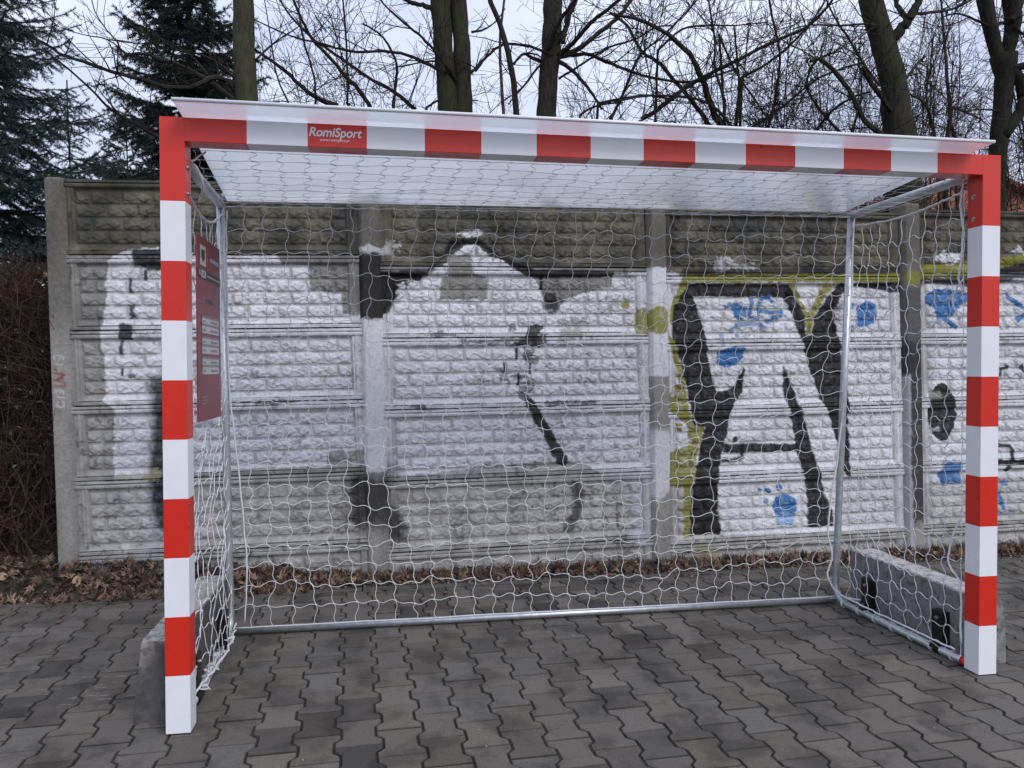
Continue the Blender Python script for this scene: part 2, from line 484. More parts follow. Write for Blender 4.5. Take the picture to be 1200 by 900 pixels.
MARKS = [
 # (polygon px, colour, strength, jag, soft)
 # first bay
 ([(134,299),(126,306),(126,313),(123,330),(125,351),(120,374),(117.5,395),(121,417),(123,438),(124,452),(120,471),(134,480),(133,502),(134,518),(131,535),(133,562),(190,562),(270,552),(300,549),(384,547),(384,530),(426,528),(440,372),(402,368),(400,345),(364,340),(362,310),(330,309),(325,300),(265,299),(187,295),(187,290),(155,293)], WHITE, .95, .007, 0),
 ([(140,566),(150,600),(168,640),(200,650),(200,560)], WHITE, .45, .01, .05),
 ([(154,292),(187,292),(230,300),(187,318),(172,318),(168,314),(155,312)], INK, .93, .008, .006),
 (stroke([(170,316),(169,329)], 4), INK, .9, .003, 0),
 (stroke([(152,326),(153,343)], 4), INK, .9, .003, 0),
 ([(150,358),(156,358),(158,372),(150,374)], INK, .85, .01, 0),
 ([(140,379),(155,380),(154,399),(138,399)], INK, .9, .006, .004),
 (stroke([(141,398),(140,416)], 4), INK, .9, .003, 0),
 (stroke([(142,432),(143,441)], 3), INK, .9, .003, 0),
 ([(151,436),(160,438),(158,444),(150,442)], INK, .7, .012, 0),
 ([(170,446),(200,440),(200,640),(184,622),(176,595),(174,560),(178,480)], INK, .9, .012, .02),
 ([(135,556),(188,554),(186,562),(134,563)], (.42,.40,.22), .6, .02, 0),
 # second bay
 ([(450,367),(462,352),(482,330),(500,324),(510,315),(525,307),(530,297),(547,286),(560,286),(572,297),(590,305),(605,317),(625,325),(634,337),(636,347),(636,362),(655,362),(662,350),(681,343),(717,335),(718,322),(745,320),(775,319),(775,556),(707,557),(690,545),(667,540),(621,542),(560,548),(507,555),(440,557),(440,367)], WHITE, .97, .007, 0),
 ([(525,300),(552,297),(554,320),(572,324),(572,350),(514,351),(517,330),(525,320)], (.20,.19,.165), .92, .006, 0),
 ([(657,385),(682,384),(682,400),(657,400)], (.20,.19,.165), .7, .015, .01),
 ([(534,275),(548,268),(565,270),(564,277),(548,279)], WHITE, .85, .02, 0),
 ([(440,288),(470,286),(462,299),(440,296)], WHITE, .6, .03, 0),
 ([(530,279),(562,277),(578,292),(600,303),(625,314),(625,319),(605,315),(588,302),(572,294),(560,284),(546,284),(528,295),(510,312),(500,322),(488,326),(449,326),(449,317),(500,316),(516,303)], INK, .9, .01, .006),
 ([(440,317),(500,322),(492,330),(478,328),(474,340),(462,350),(456,365),(440,372)], INK, .93, .014, .004),
 ([(466,334),(478,330),(476,344),(464,346)], WHITE, .8, .02, 0),
 ([(600,315),(720,318),(720,324),(628,326)], INK, .88, .005, .004),
 (stroke([(635,322),(634,340)], 4), INK, .95, .003, 0),
 ([(640,340),(652,342),(655,352),(654,366),(644,366),(638,352)], INK, .8, .016, .004),
 ([(620,382),(640,379),(632,392),(628,402),(596,407),(612,398),(617,392)], INK, .9, .01, .003),
 (stroke([(606,407),(606,421)], 3.6), INK, .95, .003, 0),
 ([(614,410),(626,409),(622,420),(614,422)], INK, .7, .02, 0),
 (stroke([(592,423),(592,437)], 3), INK, .9, .003, 0),
 ([(596,380),(606,378),(606,386),(598,388)], INK, .7, .02, 0), ([(585,425),(600,438),(596,446),(584,440)], INK, .5, .025, 0),
 ([(624,396),(640,392),(636,404),(622,408)], INK, .8, .02, 0), ([(618,414),(634,420),(626,428),(612,426)], INK, .6, .025, 0),
 (stroke([(622,425),(622,438)], 3), INK, .85, .004, 0), ([(598,438),(618,440),(616,444),(598,443)], INK, .7, .01, 0),
 ([(606,452),(622,448),(628,460),(612,464)], INK, .6, .025, 0), ([(500,392),(520,390),(540,396),(502,398)], (.06,.058,.055), .7, .02, 0),
 ([(540,398),(640,396),(640,402),(540,402)], (.05,.048,.046), .7, .015, 0), ([(640,471),(700,468),(700,473),(640,475)], (.05,.048,.046), .8, .015, 0),
 ([(480,475),(500,473),(500,480),(482,480)], (.05,.048,.046), .8, .02, 0), ([(300,470),(345,467),(345,473),(300,474)], (.06,.058,.055), .75, .02, 0),
 ([(655,375),(690,371),(695,380),(660,384)], (.20,.185,.15), .6, .025, 0), ([(700,357),(730,352),(728,362),(702,364)], (.2,.19,.16), .5, .03, 0),
 (stroke([(608,437),(608,451)], 3), INK, .95, .003, 0),
 ([(605,459),(616,462),(624,467),(624,474),(612,472)], INK, .7, .012, 0),
 ([(614,466),(624,467),(637,488),(653,515),(665,537),(665,545),(653,545),(640,517),(627,493),(616,474)], INK, .93, .008, .003),
 ([(668,563),(680,565),(685,584),(680,605),(672,624),(656,624),(669,603),(671,579)], INK, .72, .010, .010),
 ([(412,552),(480,545),(456,560),(462,590),(478,612),(478,636),(455,636),(440,600),(428,625),(412,618),(408,580)], INK, .85, .02, .028),
 ([(694,548),(760,552),(760,640),(740,636),(742,560)], (.5,.52,.58), .55, .01, .02),
 ([(745,362),(770,361),(770,391),(745,391)], YEL, .9, .012, 0),
 ([(729,353),(738,353),(738,361),(729,361)], YEL, .9, .008, 0),
 # third bay
 ([(770,323),(1070,332),(1070,618),(1000,622),(845,628),(845,600),(838,560),(770,560)], WHITE, .95, .006, 0),
 ([(985,548),(1070,545),(1070,625),(985,625)], (.40,.39,.38), .45, .02, .03),
 ([(838,318),(890,318),(890,312),(860,308),(850,300),(838,305)], WHITE, .6, .03, 0),
 ([(770,318),(795,320),(800,334),(770,334)], WHITE, .8, .01, 0),
 ([(800,322),(925,321),(1070,320),(1070,331),(925,331),(810,332),(806,342),(798,352),(788,380),(784,380),(785,365),(794,340)], YEL, .95, .008, .003),
 ([(784,394),(794,398),(798,420),(803,442),(806,460),(808,482),(813,498),(827,498),(824,512),(818,530),(816,556),(811,572),(784,570),(783,556),(783,530),(812,520),(804,496),(784,482),(785,462),(789,452),(797,450),(790,420)], YEL, .93, .010, .002),
 ([(788,453),(797,462),(792,466),(786,464)], WHITE, .8, .02, 0),
 ([(802,566),(811,566),(811,628),(803,632),(800,600)], YEL, .9, .008, .003),
 ([(792,496),(800,496),(800,507),(792,507)], YEL, .9, .008, 0),
 ([(814,640),(840,640),(846,656),(818,656)], YEL, .5, .02, .01),
 ([(926,334),(934,332),(938,350),(948,366),(956,352),(966,334),(982,332),(970,346),(962,360),(954,374),(953,392),(946,393),(944,370),(934,352)], YEL, .95, .008, 0),
 ([(812,332),(926,333),(932,346),(918,348),(813,347),(822,372),(828,396),(830,416),(834,436),(840,458),(854,458),(864,448),(872,430),(874,432),(870,460),(860,474),(858,482),(853,506),(850,522),(844,544),(842,572),(842,600),(846,627),(810,629),(811,600),(813,572),(818,544),(824,514),(827,500),(814,500),(810,482),(807,460),(802,440),(796,412),(788,394),(788,380),(791,360),(800,344),(808,334)], INK, .96, .006, .002),
 ([(800,315),(1070,312),(1070,320),(800,323)], INK, .75, .006, .004),
 ([(849,521),(936,520),(936,529),(848,531)], INK, .95, .005, 0),
 (stroke([(870,520),(871,536),(862,540),(845,540)], 5.5), INK, .9, .005, 0),
 (ell(863,515,3.4,3.6), INK, .95, .003, 0),
 ([(919,428),(924,436),(928,450),(934,462),(937,474),(940,478),(946,498),(952,524),(960,544),(964,562),(968,580),(976,598),(979,617),(948,619),(947,588),(944,560),(937,540),(932,510),(926,480),(920,460),(918,452)], INK, .96, .006, .002),
 ([(926,333),(934,350),(944,370),(946,393),(953,393),(955,375),(963,360),(972,346),(985,332),(1070,330),(1070,344),(1040,342),(1015,337),(1000,335),(990,343),(984,354),(978,364),(981,385),(986,406),(988,424),(996,470),(995,490),(997,526),(998,560),(992,558),(988,546),(982,518),(976,496),(968,476),(962,466),(958,456),(950,432),(942,404),(930,370),(919,348)], INK, .96, .006, .002),
 ([(974,352),(990,348),(984,380),(978,400),(972,380)], INK, .5, .02, .02),
 (stroke(z5(770,300,5,[(395,300),(440,285),(490,285),(500,305),(455,320),(470,350),(495,375)]), 5.5), BLU, .9, .006, 0),
 (stroke(z5(770,300,5,[(440,290),(480,330),(520,345),(520,290)]), 6), BLU, .9, .006, 0),
 (stroke(z5(770,300,5,[(560,245),(552,300),(545,360),(600,370),(600,320)]), 4.5), BLU, .85, .006, 0),
 (stroke(z5(770,300,5,[(690,275),(660,240),(615,255),(595,285),(600,320),(660,335),(745,325),(735,350),(690,365),(640,390)]), 5), BLU, .9, .006, 0),
 (stroke(z5(770,300,5,[(430,440),(480,400),(550,395),(620,405),(640,430)]), 5), BLU, .7, .006, 0),
 (stroke(z5(770,300,5,[(385,450),(390,530)]), 5), BLU, .5, .006, 0),
 (stroke(z5(770,300,5,[(470,450),(480,480)]), 4), BLU, .6, .006, 0),
 (z5(770,300,5,[(390,545),(450,530),(525,540),(510,590),(470,640),(420,658),(365,640),(345,600),(360,565)]), BLU, .96, .004, 0),
 (ell(921,594,14,14), BLU, .96, .004, 0),
 ([(910,600),(934,600),(930,616),(914,616)], (.25,.42,.68), .8, .006, .004),
 (ell(890,574,3.5,2.5), BLU, .8, .005, 0), (ell(901,575,4,3.5), BLU, .9, .005, 0), (ell(914,572,4,3.5), BLU, .9, .005, 0), (ell(899,587,3,4), BLU, .8, .005, 0),
 (z5(980,280,5.45,[(140,430),(200,392),(260,415),(272,470),(255,530),(210,555),(150,560),(135,500)]), BLU, .95, .006, 0),
 (ell(1000,358,4,3.5), BLU, .9, .004, 0), (ell(999,385,3.5,3.5), BLU, .9, .004, 0),
 # fourth bay
 ([(1070,328),(1200,318),(1290,318),(1290,556),(1200,560),(1070,566)], WHITE, .9, .007, 0),
 ([(1070,566),(1290,556),(1290,600),(1070,612)], (.5,.5,.5), .55, .02, .02),
 ([(1080,470),(1096,440),(1098,360),(1076,350),(1070,560),(1096,556)], (.36,.36,.36), .5, .02, .02),
 ([(1070,311),(1142,306),(1200,298),(1260,294),(1260,304),(1200,307),(1142,323),(1070,328)], YEL, .9, .01, .003),
 ([(1070,327),(1142,322),(1200,308),(1290,306),(1290,322),(1200,325),(1142,338),(1110,333),(1090,332),(1070,342)], INK, .85, .01, .004),
 ([(1097,298),(1108,294),(1128,297),(1127,307),(1100,309)], WHITE, .95, .02, 0),
 ([(1190,292),(1215,290),(1215,298),(1190,298)], WHITE, .9, .02, 0),
 (z5(980,280,5.45,[(570,365),(640,318),(740,318),(850,345),(880,380),(810,420),(765,480),(725,505),(805,562),(780,572),(660,505),(640,440),(585,412)]), BLU, .93, .008, 0),
 (z5(980,280,5.45,[(600,520),(680,520),(680,535),(600,540)]), BLU, .5, .006, .003),
 (z5(980,430,5.45,[(680,625),(740,605),(805,612),(808,735),(690,762),(655,690)]), BLU, .9, .01, .003),
 (ell(1105,483,16.5,34), INK, .95, .006, .003),
 ([(1089,460),(1104,457),(1106,466),(1090,468)], (.25,.24,.23), .85, .006, 0),
 ([(1089,503),(1104,500),(1104,506),(1090,508)], WHITE, .6, .01, 0),
 (stroke([(1181,346),(1190,352),(1204,362),(1215,352)], 6), BLU, .93, .006, 0),
 (stroke([(1192,375),(1206,368)], 6), BLU, .9, .006, 0),
 (stroke([(1172,441),(1176,432),(1184,430)], 4), INK, .9, .004, 0), (stroke([(1198,427),(1203,436)], 5), INK, .9, .004, 0),
 (stroke([(1170,522),(1184,522),(1189,530),(1186,540)], 5), INK, .92, .004, 0),
 (stroke([(1166,542),(1205,541)], 6), INK, .95, .004, 0), (ell(1182,549,4,4), INK, .9, .004, 0),
 (stroke([(1172,576),(1178,597)], 5), BLU, .85, .006, 0), (ell(1179,566,5,3.4), BLU, .7, .006, 0),
 (stroke([(1170,602),(1195,598)], 4), BLU, .4, .006, .003),
]
MARKS = [(wall(P), c, s, j, sf, i) for i, (P, c, s, j, sf) in enumerate(MARKS)]
POSTMARKS = [
 # the painted upright faces
 ([(412,288),(470,288),(470,298),(412,298)], WHITE, .6, .02, 0),
 ([(412,298),(470,298),(470,376),(412,376)], INK, .88, .012, .012),
 ([(412,374),(470,374),(470,552),(412,552)], WHITE, .95, .006, .004),
 ([(410,560),(478,556),(478,622),(410,614)], INK, .80, .02, .03),
 ([(752,314),(795,314),(795,441),(752,441)], WHITE, .97, .004, 0),
 (ell(773,376,15,16.5), YEL, .95, .004, 0),
 ([(752,505),(795,504),(795,565),(770,585),(752,575)], WHITE, .85, .01, .012),
 ([(1062,319),(1090,318),(1090,334),(1062,334)], YEL, .8, .006, .003),
 ([(1050,336),(1090,336),(1090,440),(1050,440)], (.085,.08,.085), .85, .02, .01),
 ([(1050,400),(1100,400),(1100,612),(1050,612)], (.040,.037,.040), .95, .02, .015),
 ([(1052,440),(1067,440),(1071,660),(1056,660)], (.42,.41,.42), .8, .01, .004),
]
POSTMARKS = [(wall(P), c, s, j, sf, 200 + i) for i, (P, c, s, j, sf) in enumerate(POSTMARKS)]
# lettering on the end post, read sideways
RED_ = (.22, .05, .055)
LET = []
def lt(pts, w, c=(.52,.51,.50), s=.85): LET.append((wall(stroke(z5(60, 390, 9, pts), w)), c, s, .002, 0, 300 + len(LET)))
for pts in ([(45,235),(135,240)], [(45,235),(40,285)], [(90,240),(88,275)], [(135,240),(125,285)]): lt(pts, 1.6)
for pts in ([(50,330),(130,335)],): lt(pts, 1.8)
for pts in ([(60,375),(135,380)],): lt(pts, 1.2, (.40,.36,.35))
for pts in ([(20,425),(145,440)], [(145,440),(60,480)], [(30,495),(130,520)], [(30,495),(130,470)], [(30,560),(145,575)], [(130,520),(145,575)]): lt(pts, 2.0, RED_)
for pts in ([(30,385),(70,390)],): lt(pts, 2.6, RED_)
for pts in ([(50,605),(135,610)], [(50,605),(50,645)], [(92,608),(92,640)], [(135,610),(135,650)]): lt(pts, 1.6)
for pts in ([(55,675),(140,685)],): lt(pts, 1.8)
for pts in ([(85,720),(60,745),(70,775),(105,780),(135,770),(140,740),(120,720)],): lt(pts, 1.8)
POSTMARKS += LET

def concrete(x, z, row, seed):
    """bare precast concrete: the top boards are blackened by moss, lower ones paler"""
    tops = np.array([.085, .088, .072])
    n = fbm(x * 6, z * 6, seed); n2 = fbm(x * 30, z * 30, seed + 5)
    st = fbm(x * 22, z * 2.0, seed + 7)
    c = np.empty(x.shape + (3,))
    if row == 0:
        base = np.array([.090, .086, .071])
        m_ = np.clip((n - .45) * 2.5, -.35, .6)
        for k in range(3): c[..., k] = base[k] * (1 + m_ * (1.0, .9, .7)[k]) * (.75 + .5 * n2) * (.85 + .3 * st)
        moss = sstep(.45, .7, fbm(x * 9, z * 9, seed + 21))
        for k in range(3): c[..., k] = c[..., k] * (1 - .45 * moss) + .45 * moss * (.062, .058, .036)[k]
    else:
        b0 = [.22, .28, .34, .41, .38][min(row - 1, 4)]
        base = np.array([b0 * 1.02, b0, b0 * .955])
        for k in range(3): c[..., k] = base[k] * (.72 + .56 * n) * (.8 + .4 * n2) * (.86 + .28 * st)
    return c
def comp(col, marks, x, z, h=None):
    for P, c, s, j, sf, sd in marks:
        a = cover(P, x, z, j, sf, sd) * s
        if not a.any(): continue
        wear = sstep(.22, .42, fbm(x * 55, z * 55, sd + 400, 3))
        a = a * ((.9 if c is INK else .72) + (.1 if c is INK else .28) * wear)
        if h is not None and c is WHITE:
            a = a * (1 - .88 * h)
        for k in range(3): col[..., k] = col[..., k] * (1 - a) + c[k] * a
    return col

BAYS = [  # joint 1 left/right, joint 5 left/right in (X, Z)
 ((-1.019, 1.880), (.568, 1.912), (-.962, .187), (.632, .205)),
 ((.720, 1.850), (2.333, 1.868), (.748, .138), (2.390, .165)),
 ((2.475, 1.820), (4.085, 1.842), (2.512, .116), (4.143, .146)),
 ((4.240, 1.868), (5.850, 1.885), (4.300, .158), (5.912, .178)),
]
HP = .4265
def panel_height(s, t, W, seed, shift):
    e = np.zeros(s.shape)
    # top rails, rope bead, ledge and side steps
    rim = np.where(t < .0035, .004, .020)
    top = np.where(t < .0035, .002, np.where(t < .020, .021, np.where(t < .0245, .013, np.where(t < .046, .023, 0.))))
    top = np.where((t > .028) & (t < .038), .024 + .0028 * np.sin(s * 2 * PI / .016), top)
    tb = HP - t
    bot = np.where(tb < .0035, .002, np.where(tb < .013, .019, np.where(tb < .021, .020 + .003 * np.sin(s * 2 * PI / .016), np.where(tb < .026, .013, np.where(tb < .056, .018 * (1 - (tb - .026) / .030), 0.)))))
    sd = np.maximum(np.minimum(s, W - s), 0)
    side = np.where(sd < .016, .012, np.where(sd < .030, .018, np.where(sd < .036, .011, np.where(sd < .046, .017, 0.))))
    h = np.maximum(np.maximum(top, bot), side)
    h = np.where((t < .0035) | (tb < .0035), .001, h)
    # bricks
    x0 = .053; n = 9; pitch = (W - 2 * x0) / n
    t0 = .066; ch = (HP - .062 - t0) / 4
    r = np.floor((t - t0) / ch); b = (t - t0) / ch - r
    ok = (r >= 0) & (r < 4) & (s > x0) & (s < W - x0)
    odd = ((r + shift) % 2) == 0
    u = (s - x0) / pitch + np.where(odd, .5, 0.)
    bi = np.floor(u); a = u - bi
    left = np.where(odd & (bi == 0), .5, 0.); right = np.where(odd & (bi == n), .5, 1.)
    am = (a - left) * pitch; ap = (right - a) * pitch
    bm_ = b * ch; bp = (1 - b) * ch
    edge = np.minimum(np.minimum(am, ap), np.minimum(bm_, bp))
    mask = sstep(.0064, .0086, edge)
    p1 = _hash(bi + 31 * r, r + seed * 7, seed) * 1.2; p2 = _hash(bi, r + 5, seed + 3) * 1.2
    rock = fbm(s * 40, t * 40, seed + 11, 4) - .5
    r3 = fbm(s * 30, t * 12, seed + 15, 2) - .5
    bu = .34 + .15 * np.cos(4 * PI * a + p1) + .22 * r3
    bl = .66 + .15 * np.cos(4 * PI * a + PI + p2) + .22 * r3
    inn = sstep(.008, .014, edge)
    hb = .0062 + .0010 * b + inn * (.0068 * (sstep(-.06, .06, b - bu) - .95 * sstep(-.06, .05, b - bl)) + .008 * rock)
    h = np.where(ok, np.maximum(h, mask * hb), h)
    return h + .0016 * (fbm(s * 120, t * 120, seed + 2, 2) - .5), np.where(ok, 1 - mask, 1.)
fence = thing('concrete_fence', 'grey precast concrete board fence with brick relief and black and white graffiti', 'fence', (1.5, YF, 0))
NS, NT = 290, 128
for bi_, (a, b, c, d) in enumerate(BAYS):
    a, b, c, d = map(np.array, (a, b, c, d))
    W = float(np.linalg.norm(b - a))
    for row in range(6):
        seed = 100 * bi_ + 10 * row + 3
        s = np.linspace(-.016, W + .016, NS); t = np.concatenate([[0, .0033, .0037], np.linspace(.006, HP - .006, NT - 6), [HP - .0037, HP - .0033, HP]])
        Sg, Tg = np.meshgrid(s, t)
        h, groove = panel_height(Sg, Tg, W, seed, (row + (bi_ == 0) * 0) % 2)
        q = (row - 1 + Tg / HP) / 4.0; k = Sg / W
        XY = (a * (1 - k[..., None]) + b * k[..., None]) * (1 - q[..., None]) + (c * (1 - k[..., None]) + d * k[..., None]) * q[..., None]
        x, z = XY[..., 0], XY[..., 1]
        col = concrete(x, z, row, seed)
        worn = (np.abs(Tg - .0225) < .004) | (Tg < .004) | (HP - Tg < .0045) | ((HP - Tg < .028) & (HP - Tg > .021))
        drt = worn * sstep(.34, .52, fbm(x * 9, z * 40, seed + 77, 3))
        low = (h < .012) & (Tg > .05) & (HP - Tg > .06)
        drt = np.maximum(drt, .55 * groove * low * sstep(.38, .60, fbm(x * 14, z * 14, seed + 78, 3)))
        chips = sstep(.60, .68, fbm(x * 42, z * 42, seed + 80, 4)) * sstep(.42, .6, fbm(x * 5, z * 5, seed + 81, 3))
        drt = np.maximum(drt, chips * .6)
        # brick grooves evenly darker; grime on the worn trim lines and chips
        for kk in range(3): col[..., kk] *= (1 - .07 * groove * low)
        for kk in range(3): col[..., kk] *= (1 - .72 * worn * sstep(.30, .50, fbm(x * 8, z * 50, seed + 79, 3))) * (1 - .45 * chips)
        col = comp(col, MARKS, x, z, drt)
        soot = .82 + .30 * fbm(x * 7, z * 11, seed + 90, 4)
        col *= np.clip(soot, .7, 1.04)[..., None]
        y = YF + .022 - h
        n1, n0 = Sg.shape
        v = np.stack([x.ravel(), y.ravel(), z.ravel()], 1)
        idx = np.arange(n0 * n1).reshape(n1, n0)
        f = np.stack([idx[:-1,:-1].ravel(), idx[1:,:-1].ravel(), idx[1:,1:].ravel(), idx[:-1,1:].ravel()], 1)
        loop = np.concatenate([idx[0,:], idx[1:,-1], idx[-1,-2::-1], idx[-2:0:-1,0]])
        vb = v[loop].copy(); vb[:, 1] = YF + .06
        cb = col.reshape(-1, 3)[loop]
        bidx = len(v) + np.arange(len(loop))
        nl = np.roll(loop, -1); nb = np.roll(bidx, -1)
        f2 = np.stack([loop, nl, nb, bidx], 1)
        corners = [len(v) + 0, len(v) + n0 - 1, len(v) + n0 - 1 + n1 - 1, len(v) + 2 * (n0 - 1) + n1 - 1]
        f3 = np.array([corners])
        raw_mesh('panel', np.vstack([v, vb]), np.vstack([f, f2, f3]), MAT_FENCE, fence, np.vstack([col.reshape(-1, 3), cb]))
# posts: chamfered uprights standing proud of the boards
POSTS = [((-1.120, 2.305), (-1.030, 2.305), (-.975, -.25), (-1.065, -.25)),
         ((.588, 2.30), (.692, 2.30), (.745, -.25), (.641, -.25)),
         ((2.364, 2.285), (2.466, 2.285), (2.512, -.25), (2.410, -.25)),
         ((4.112, 2.325), (4.224, 2.325), (4.284, -.25), (4.172, -.25)),
         ((5.86, 2.325), (5.96, 2.325), (6.00, -.25), (5.90, -.25))]
for pi_, (a, b, c, d) in enumerate(POSTS):
    a, b, c, d = map(np.array, (a, b, c, d))
    w = np.linalg.norm(b - a)
    # section across the front: groove flank, chamfer, face, chamfer, flank
    cs = np.concatenate([[-.018, -.018, -.004], np.linspace(.006, w - .006, 18), [w + .004, w + .018, w + .018]])
    cy = np.concatenate([[.030, .012, .004], np.linspace(-.026, -.026, 18), [.004, .012, .030]])
    if pi_ == 0:
        cs[:3] = [0, 0, .001]; cy[:3] = [.10, .02, -.019]
    nz = 420
    q = np.linspace(0, 1, nz)[:, None]
    k = (cs / w)[None, :]
    X2 = (a[0] * (1 - k) + b[0] * k) * (1 - q) + (d[0] * (1 - k) + c[0] * k) * q
    Z2 = (a[1]) * (1 - q) + c[1] * q + 0 * k
    Y2 = YF + cy[None, :] + 0 * q
    top = sstep(.012, 0., q * (a[1] - c[1]))
    Z2 = Z2 - .012 * (1 - sstep(0, .02, k * w)) * (q < .002)
    Y2 = Y2 + .0015 * (fbm(X2 * 80, Z2 * 80, 40 + pi_, 3) - .5) + .010 * top
    X2 = X2 + .003 * (fbm(Z2 * 3, X2 * 3, 60 + pi_, 2) - .5)
    n = fbm(X2 * 12, Z2 * 5, 70 + pi_); n2 = fbm(X2 * 90, Z2 * 90, 75 + pi_, 3)
    up = sstep(1.0, 2.1, Z2)
    col = np.empty(X2.shape + (3,))
    for kk in range(3):
        lo_ = (.28, .27, .25)[kk]; hi_ = (.125, .118, .098)[kk]
        col[..., kk] = (lo_ * (1 - up) + hi_ * up) * (.7 + .6 * n) * (.75 + .5 * n2)
    Xe = CAM[0] + (X2 - CAM[0]) * (1 + .026 / 4.66)
    col = comp(col, POSTMARKS, Xe, Z2)
    v = np.stack([X2.ravel(), Y2.ravel(), Z2.ravel()], 1)
    n1, n0 = X2.shape
    idx = np.arange(n0 * n1).reshape(n1, n0)
    f = np.stack([idx[:-1,:-1].ravel(), idx[1:,:-1].ravel(), idx[1:,1:].ravel(), idx[:-1,1:].ravel()], 1)
    loop = np.concatenate([idx[0,:], idx[1:,-1], idx[-1,-2::-1], idx[-2:0:-1,0]])
    vb = v[loop].copy(); vb[:, 1] = YF + .11
    bidx = len(v) + np.arange(len(loop))
    f2 = np.stack([loop, np.roll(loop, -1), np.roll(bidx, -1), bidx], 1)
    f3 = np.array([[len(v), len(v) + n0 - 1, len(v) + n0 + n1 - 2, len(v) + 2 * (n0 - 1) + n1 - 1]])
    cl_ = col.reshape(-1, 3)
    raw_mesh('post', np.vstack([v, vb]), np.vstack([f, f2, f3]), MAT_FENCE, fence, np.vstack([cl_, cl_[loop]]))

# ------------------------------------------------------------------ goal
goal = thing('handball_goal', 'red and white striped handball goal with white cord net and plastic roof', 'goal', (1.58, 0, 0))
def square_rail(name, x0, x1, z0, z1, axis, bounds, first, parent):
    """80 mm square section with film stripes; bounds = stripe ends along the axis"""
    r = .0016
    sec = []
    lo, hi = (0, .08)
    for (cx, cy, a0) in ((hi - r, hi - r, 0), (lo + r, hi - r, 90), (lo + r, lo + r, 180), (hi - r, lo + r, 270)):
        for k in range(4):
            th = math.radians(a0 + 30 * k)
            sec.append((cx + r * math.cos(th), cy + r * math.sin(th)))
    n = len(sec)
    b = MB(); rings = []
    for q in bounds:
        ring = []
        for (u, w_) in sec:
            ring.append((x0 + u, w_, q) if axis == 'z' else (q, w_, z0 + u))
        rings.append(ring)
    for i in range(len(bounds) - 1):
        mat = (first + i) % 2
        vs = rings[i] + rings[i + 1]
        fs = []
        for j in range(n):
            j2 = (j + 1) % n
            fq = (j, j2, n + j2, n + j)
            fs.append(fq if axis == 'z' else fq[::-1])
        if i == 0: fs.append(tuple(range(n))[::-1] if axis == 'z' else tuple(range(n)))
        if i == len(bounds) - 2: fs.append(tuple(n + j for j in range(n)) if axis == 'z' else tuple(n + j for j in range(n))[::-1])
        b.add(vs, fs, mat)
    return b.build(name, [MAT_WHITE, MAT_RED], parent)
zb = [.004] + [round(.2 * k, 3) for k in range(1, 10)] + [2.08]
posts = []
for x in (0., 3.08):
    po = square_rail('post', x, None, 0, 0, 'z', zb, 0, goal)
    posts.append(po)
    b = MB(); b.box((x + .003, .003, 0), (x + .077, .077, .012), 0, .002)
    b.build('foot_cap', MAT_BLACK, po)
    xi = x + .08 if x < 1 else x
    sg = 1 if x < 1 else -1
    for z in (1.922, 1.833):
        b = MB()
        b.tube([(xi - sg * .002, .046, z), (xi + sg * .002, .046, z)], .011, 14)
        b.tube([(xi, .046, z), (xi + sg * .007, .046, z)], .0065, 6)
        b.build('bolt', MAT_BOLT, po)
xb = [.08] + [.28 + .2 * k for k in range(14)] + [3.08]
bar = square_rail('crossbar', 0, 0, 2.0, 0, 'x', xb, 1, goal)
# inner corner fillet weld of the two rails
# lettering on the crossbar
def text_mesh(name, body, x0, x1, zbase, mat, parent, shear=.22, off=.02, yv=-.0012, hk=1.0):
    cu = bpy.data.curves.new('lettering', 'FONT'); cu.body = body; cu.shear = shear; cu.offset = off; cu.size = 1
    cu.extrude = .0
    tmp = bpy.data.objects.new('tmp', cu); COL.objects.link(tmp)
    bpy.context.view_layer.update()
    me = bpy.data.meshes.new_from_object(tmp.evaluated_get(bpy.context.evaluated_depsgraph_get()))
    bpy.data.objects.remove(tmp)
    vs = np.array([q.co[:] for q in me.vertices])
    sc = (x1 - x0) / (vs[:, 0].max() - vs[:, 0].min()); mn = vs[:, 0].min()
    off_ = world_loc(parent)
    for q in me.vertices:
        q.co = Vector((x0 + (q.co.x - mn) * sc, yv, zbase + q.co.y * sc * hk)) - Vector(off_)
    me.materials.clear(); me.materials.append(mat)
    o = bpy.data.objects.new(name, me); COL.objects.link(o); o.parent = parent
    return o
text_mesh('lettering', 'RomiSport', .485, .664, 2.0365, MAT_LETTER, bar, hk=1.08)
text_mesh('lettering', 'www.romisport.pl', .522, .620, 2.0205, MAT_LETTER, bar, off=.008)

# tubes of the rear frame
def arc(p0, p1, p2, n=6):
    p0, p1, p2 = map(np.array, (p0, p1, p2)); out = []
    for i in range(n + 1):
        t = i / n; out.append((1-t)**2 * p0 + 2*t*(1-t) * p1 + t*t * p2)
    return out
LT, RT = np.array([.020, .85, 1.965]), np.array([3.060, .85, 2.005])
LB, RB = np.array([.022, .99, .022]), np.array([3.062, .985, .022])
for nm, T, Bq, xf in (('l', LT, LB, .040), ('r', RT, RB, 3.098)):
    b = MB()
    pts = [T, T * .5 + Bq * .5]
    k = Bq + np.array([0, -.012, .11])
    pts += arc(k, Bq + np.array([0, 0, 0.]), Bq + np.array([(xf - Bq[0]) * .12, -.12, 0]), 7)
    pts += [np.array([xf, .075, .022])]
    b.tube(pts, .0175, 12)
    b.build('side_tube', MAT_ZINC, goal, True)
    b = MB()
    b.tube([np.array([xf, .078, T[2] + .012]), T + np.array([0, .012, 0])], .020, 12)
    b.build('top_tube', MAT_ZINC, goal, True)
    b = MB()
    b.tube([(xf, .081, .022), (xf + (Bq[0]-xf)*.03, .108, .022)], .0187, 12)
    b.build('coupling', MAT_RED, goal, True)
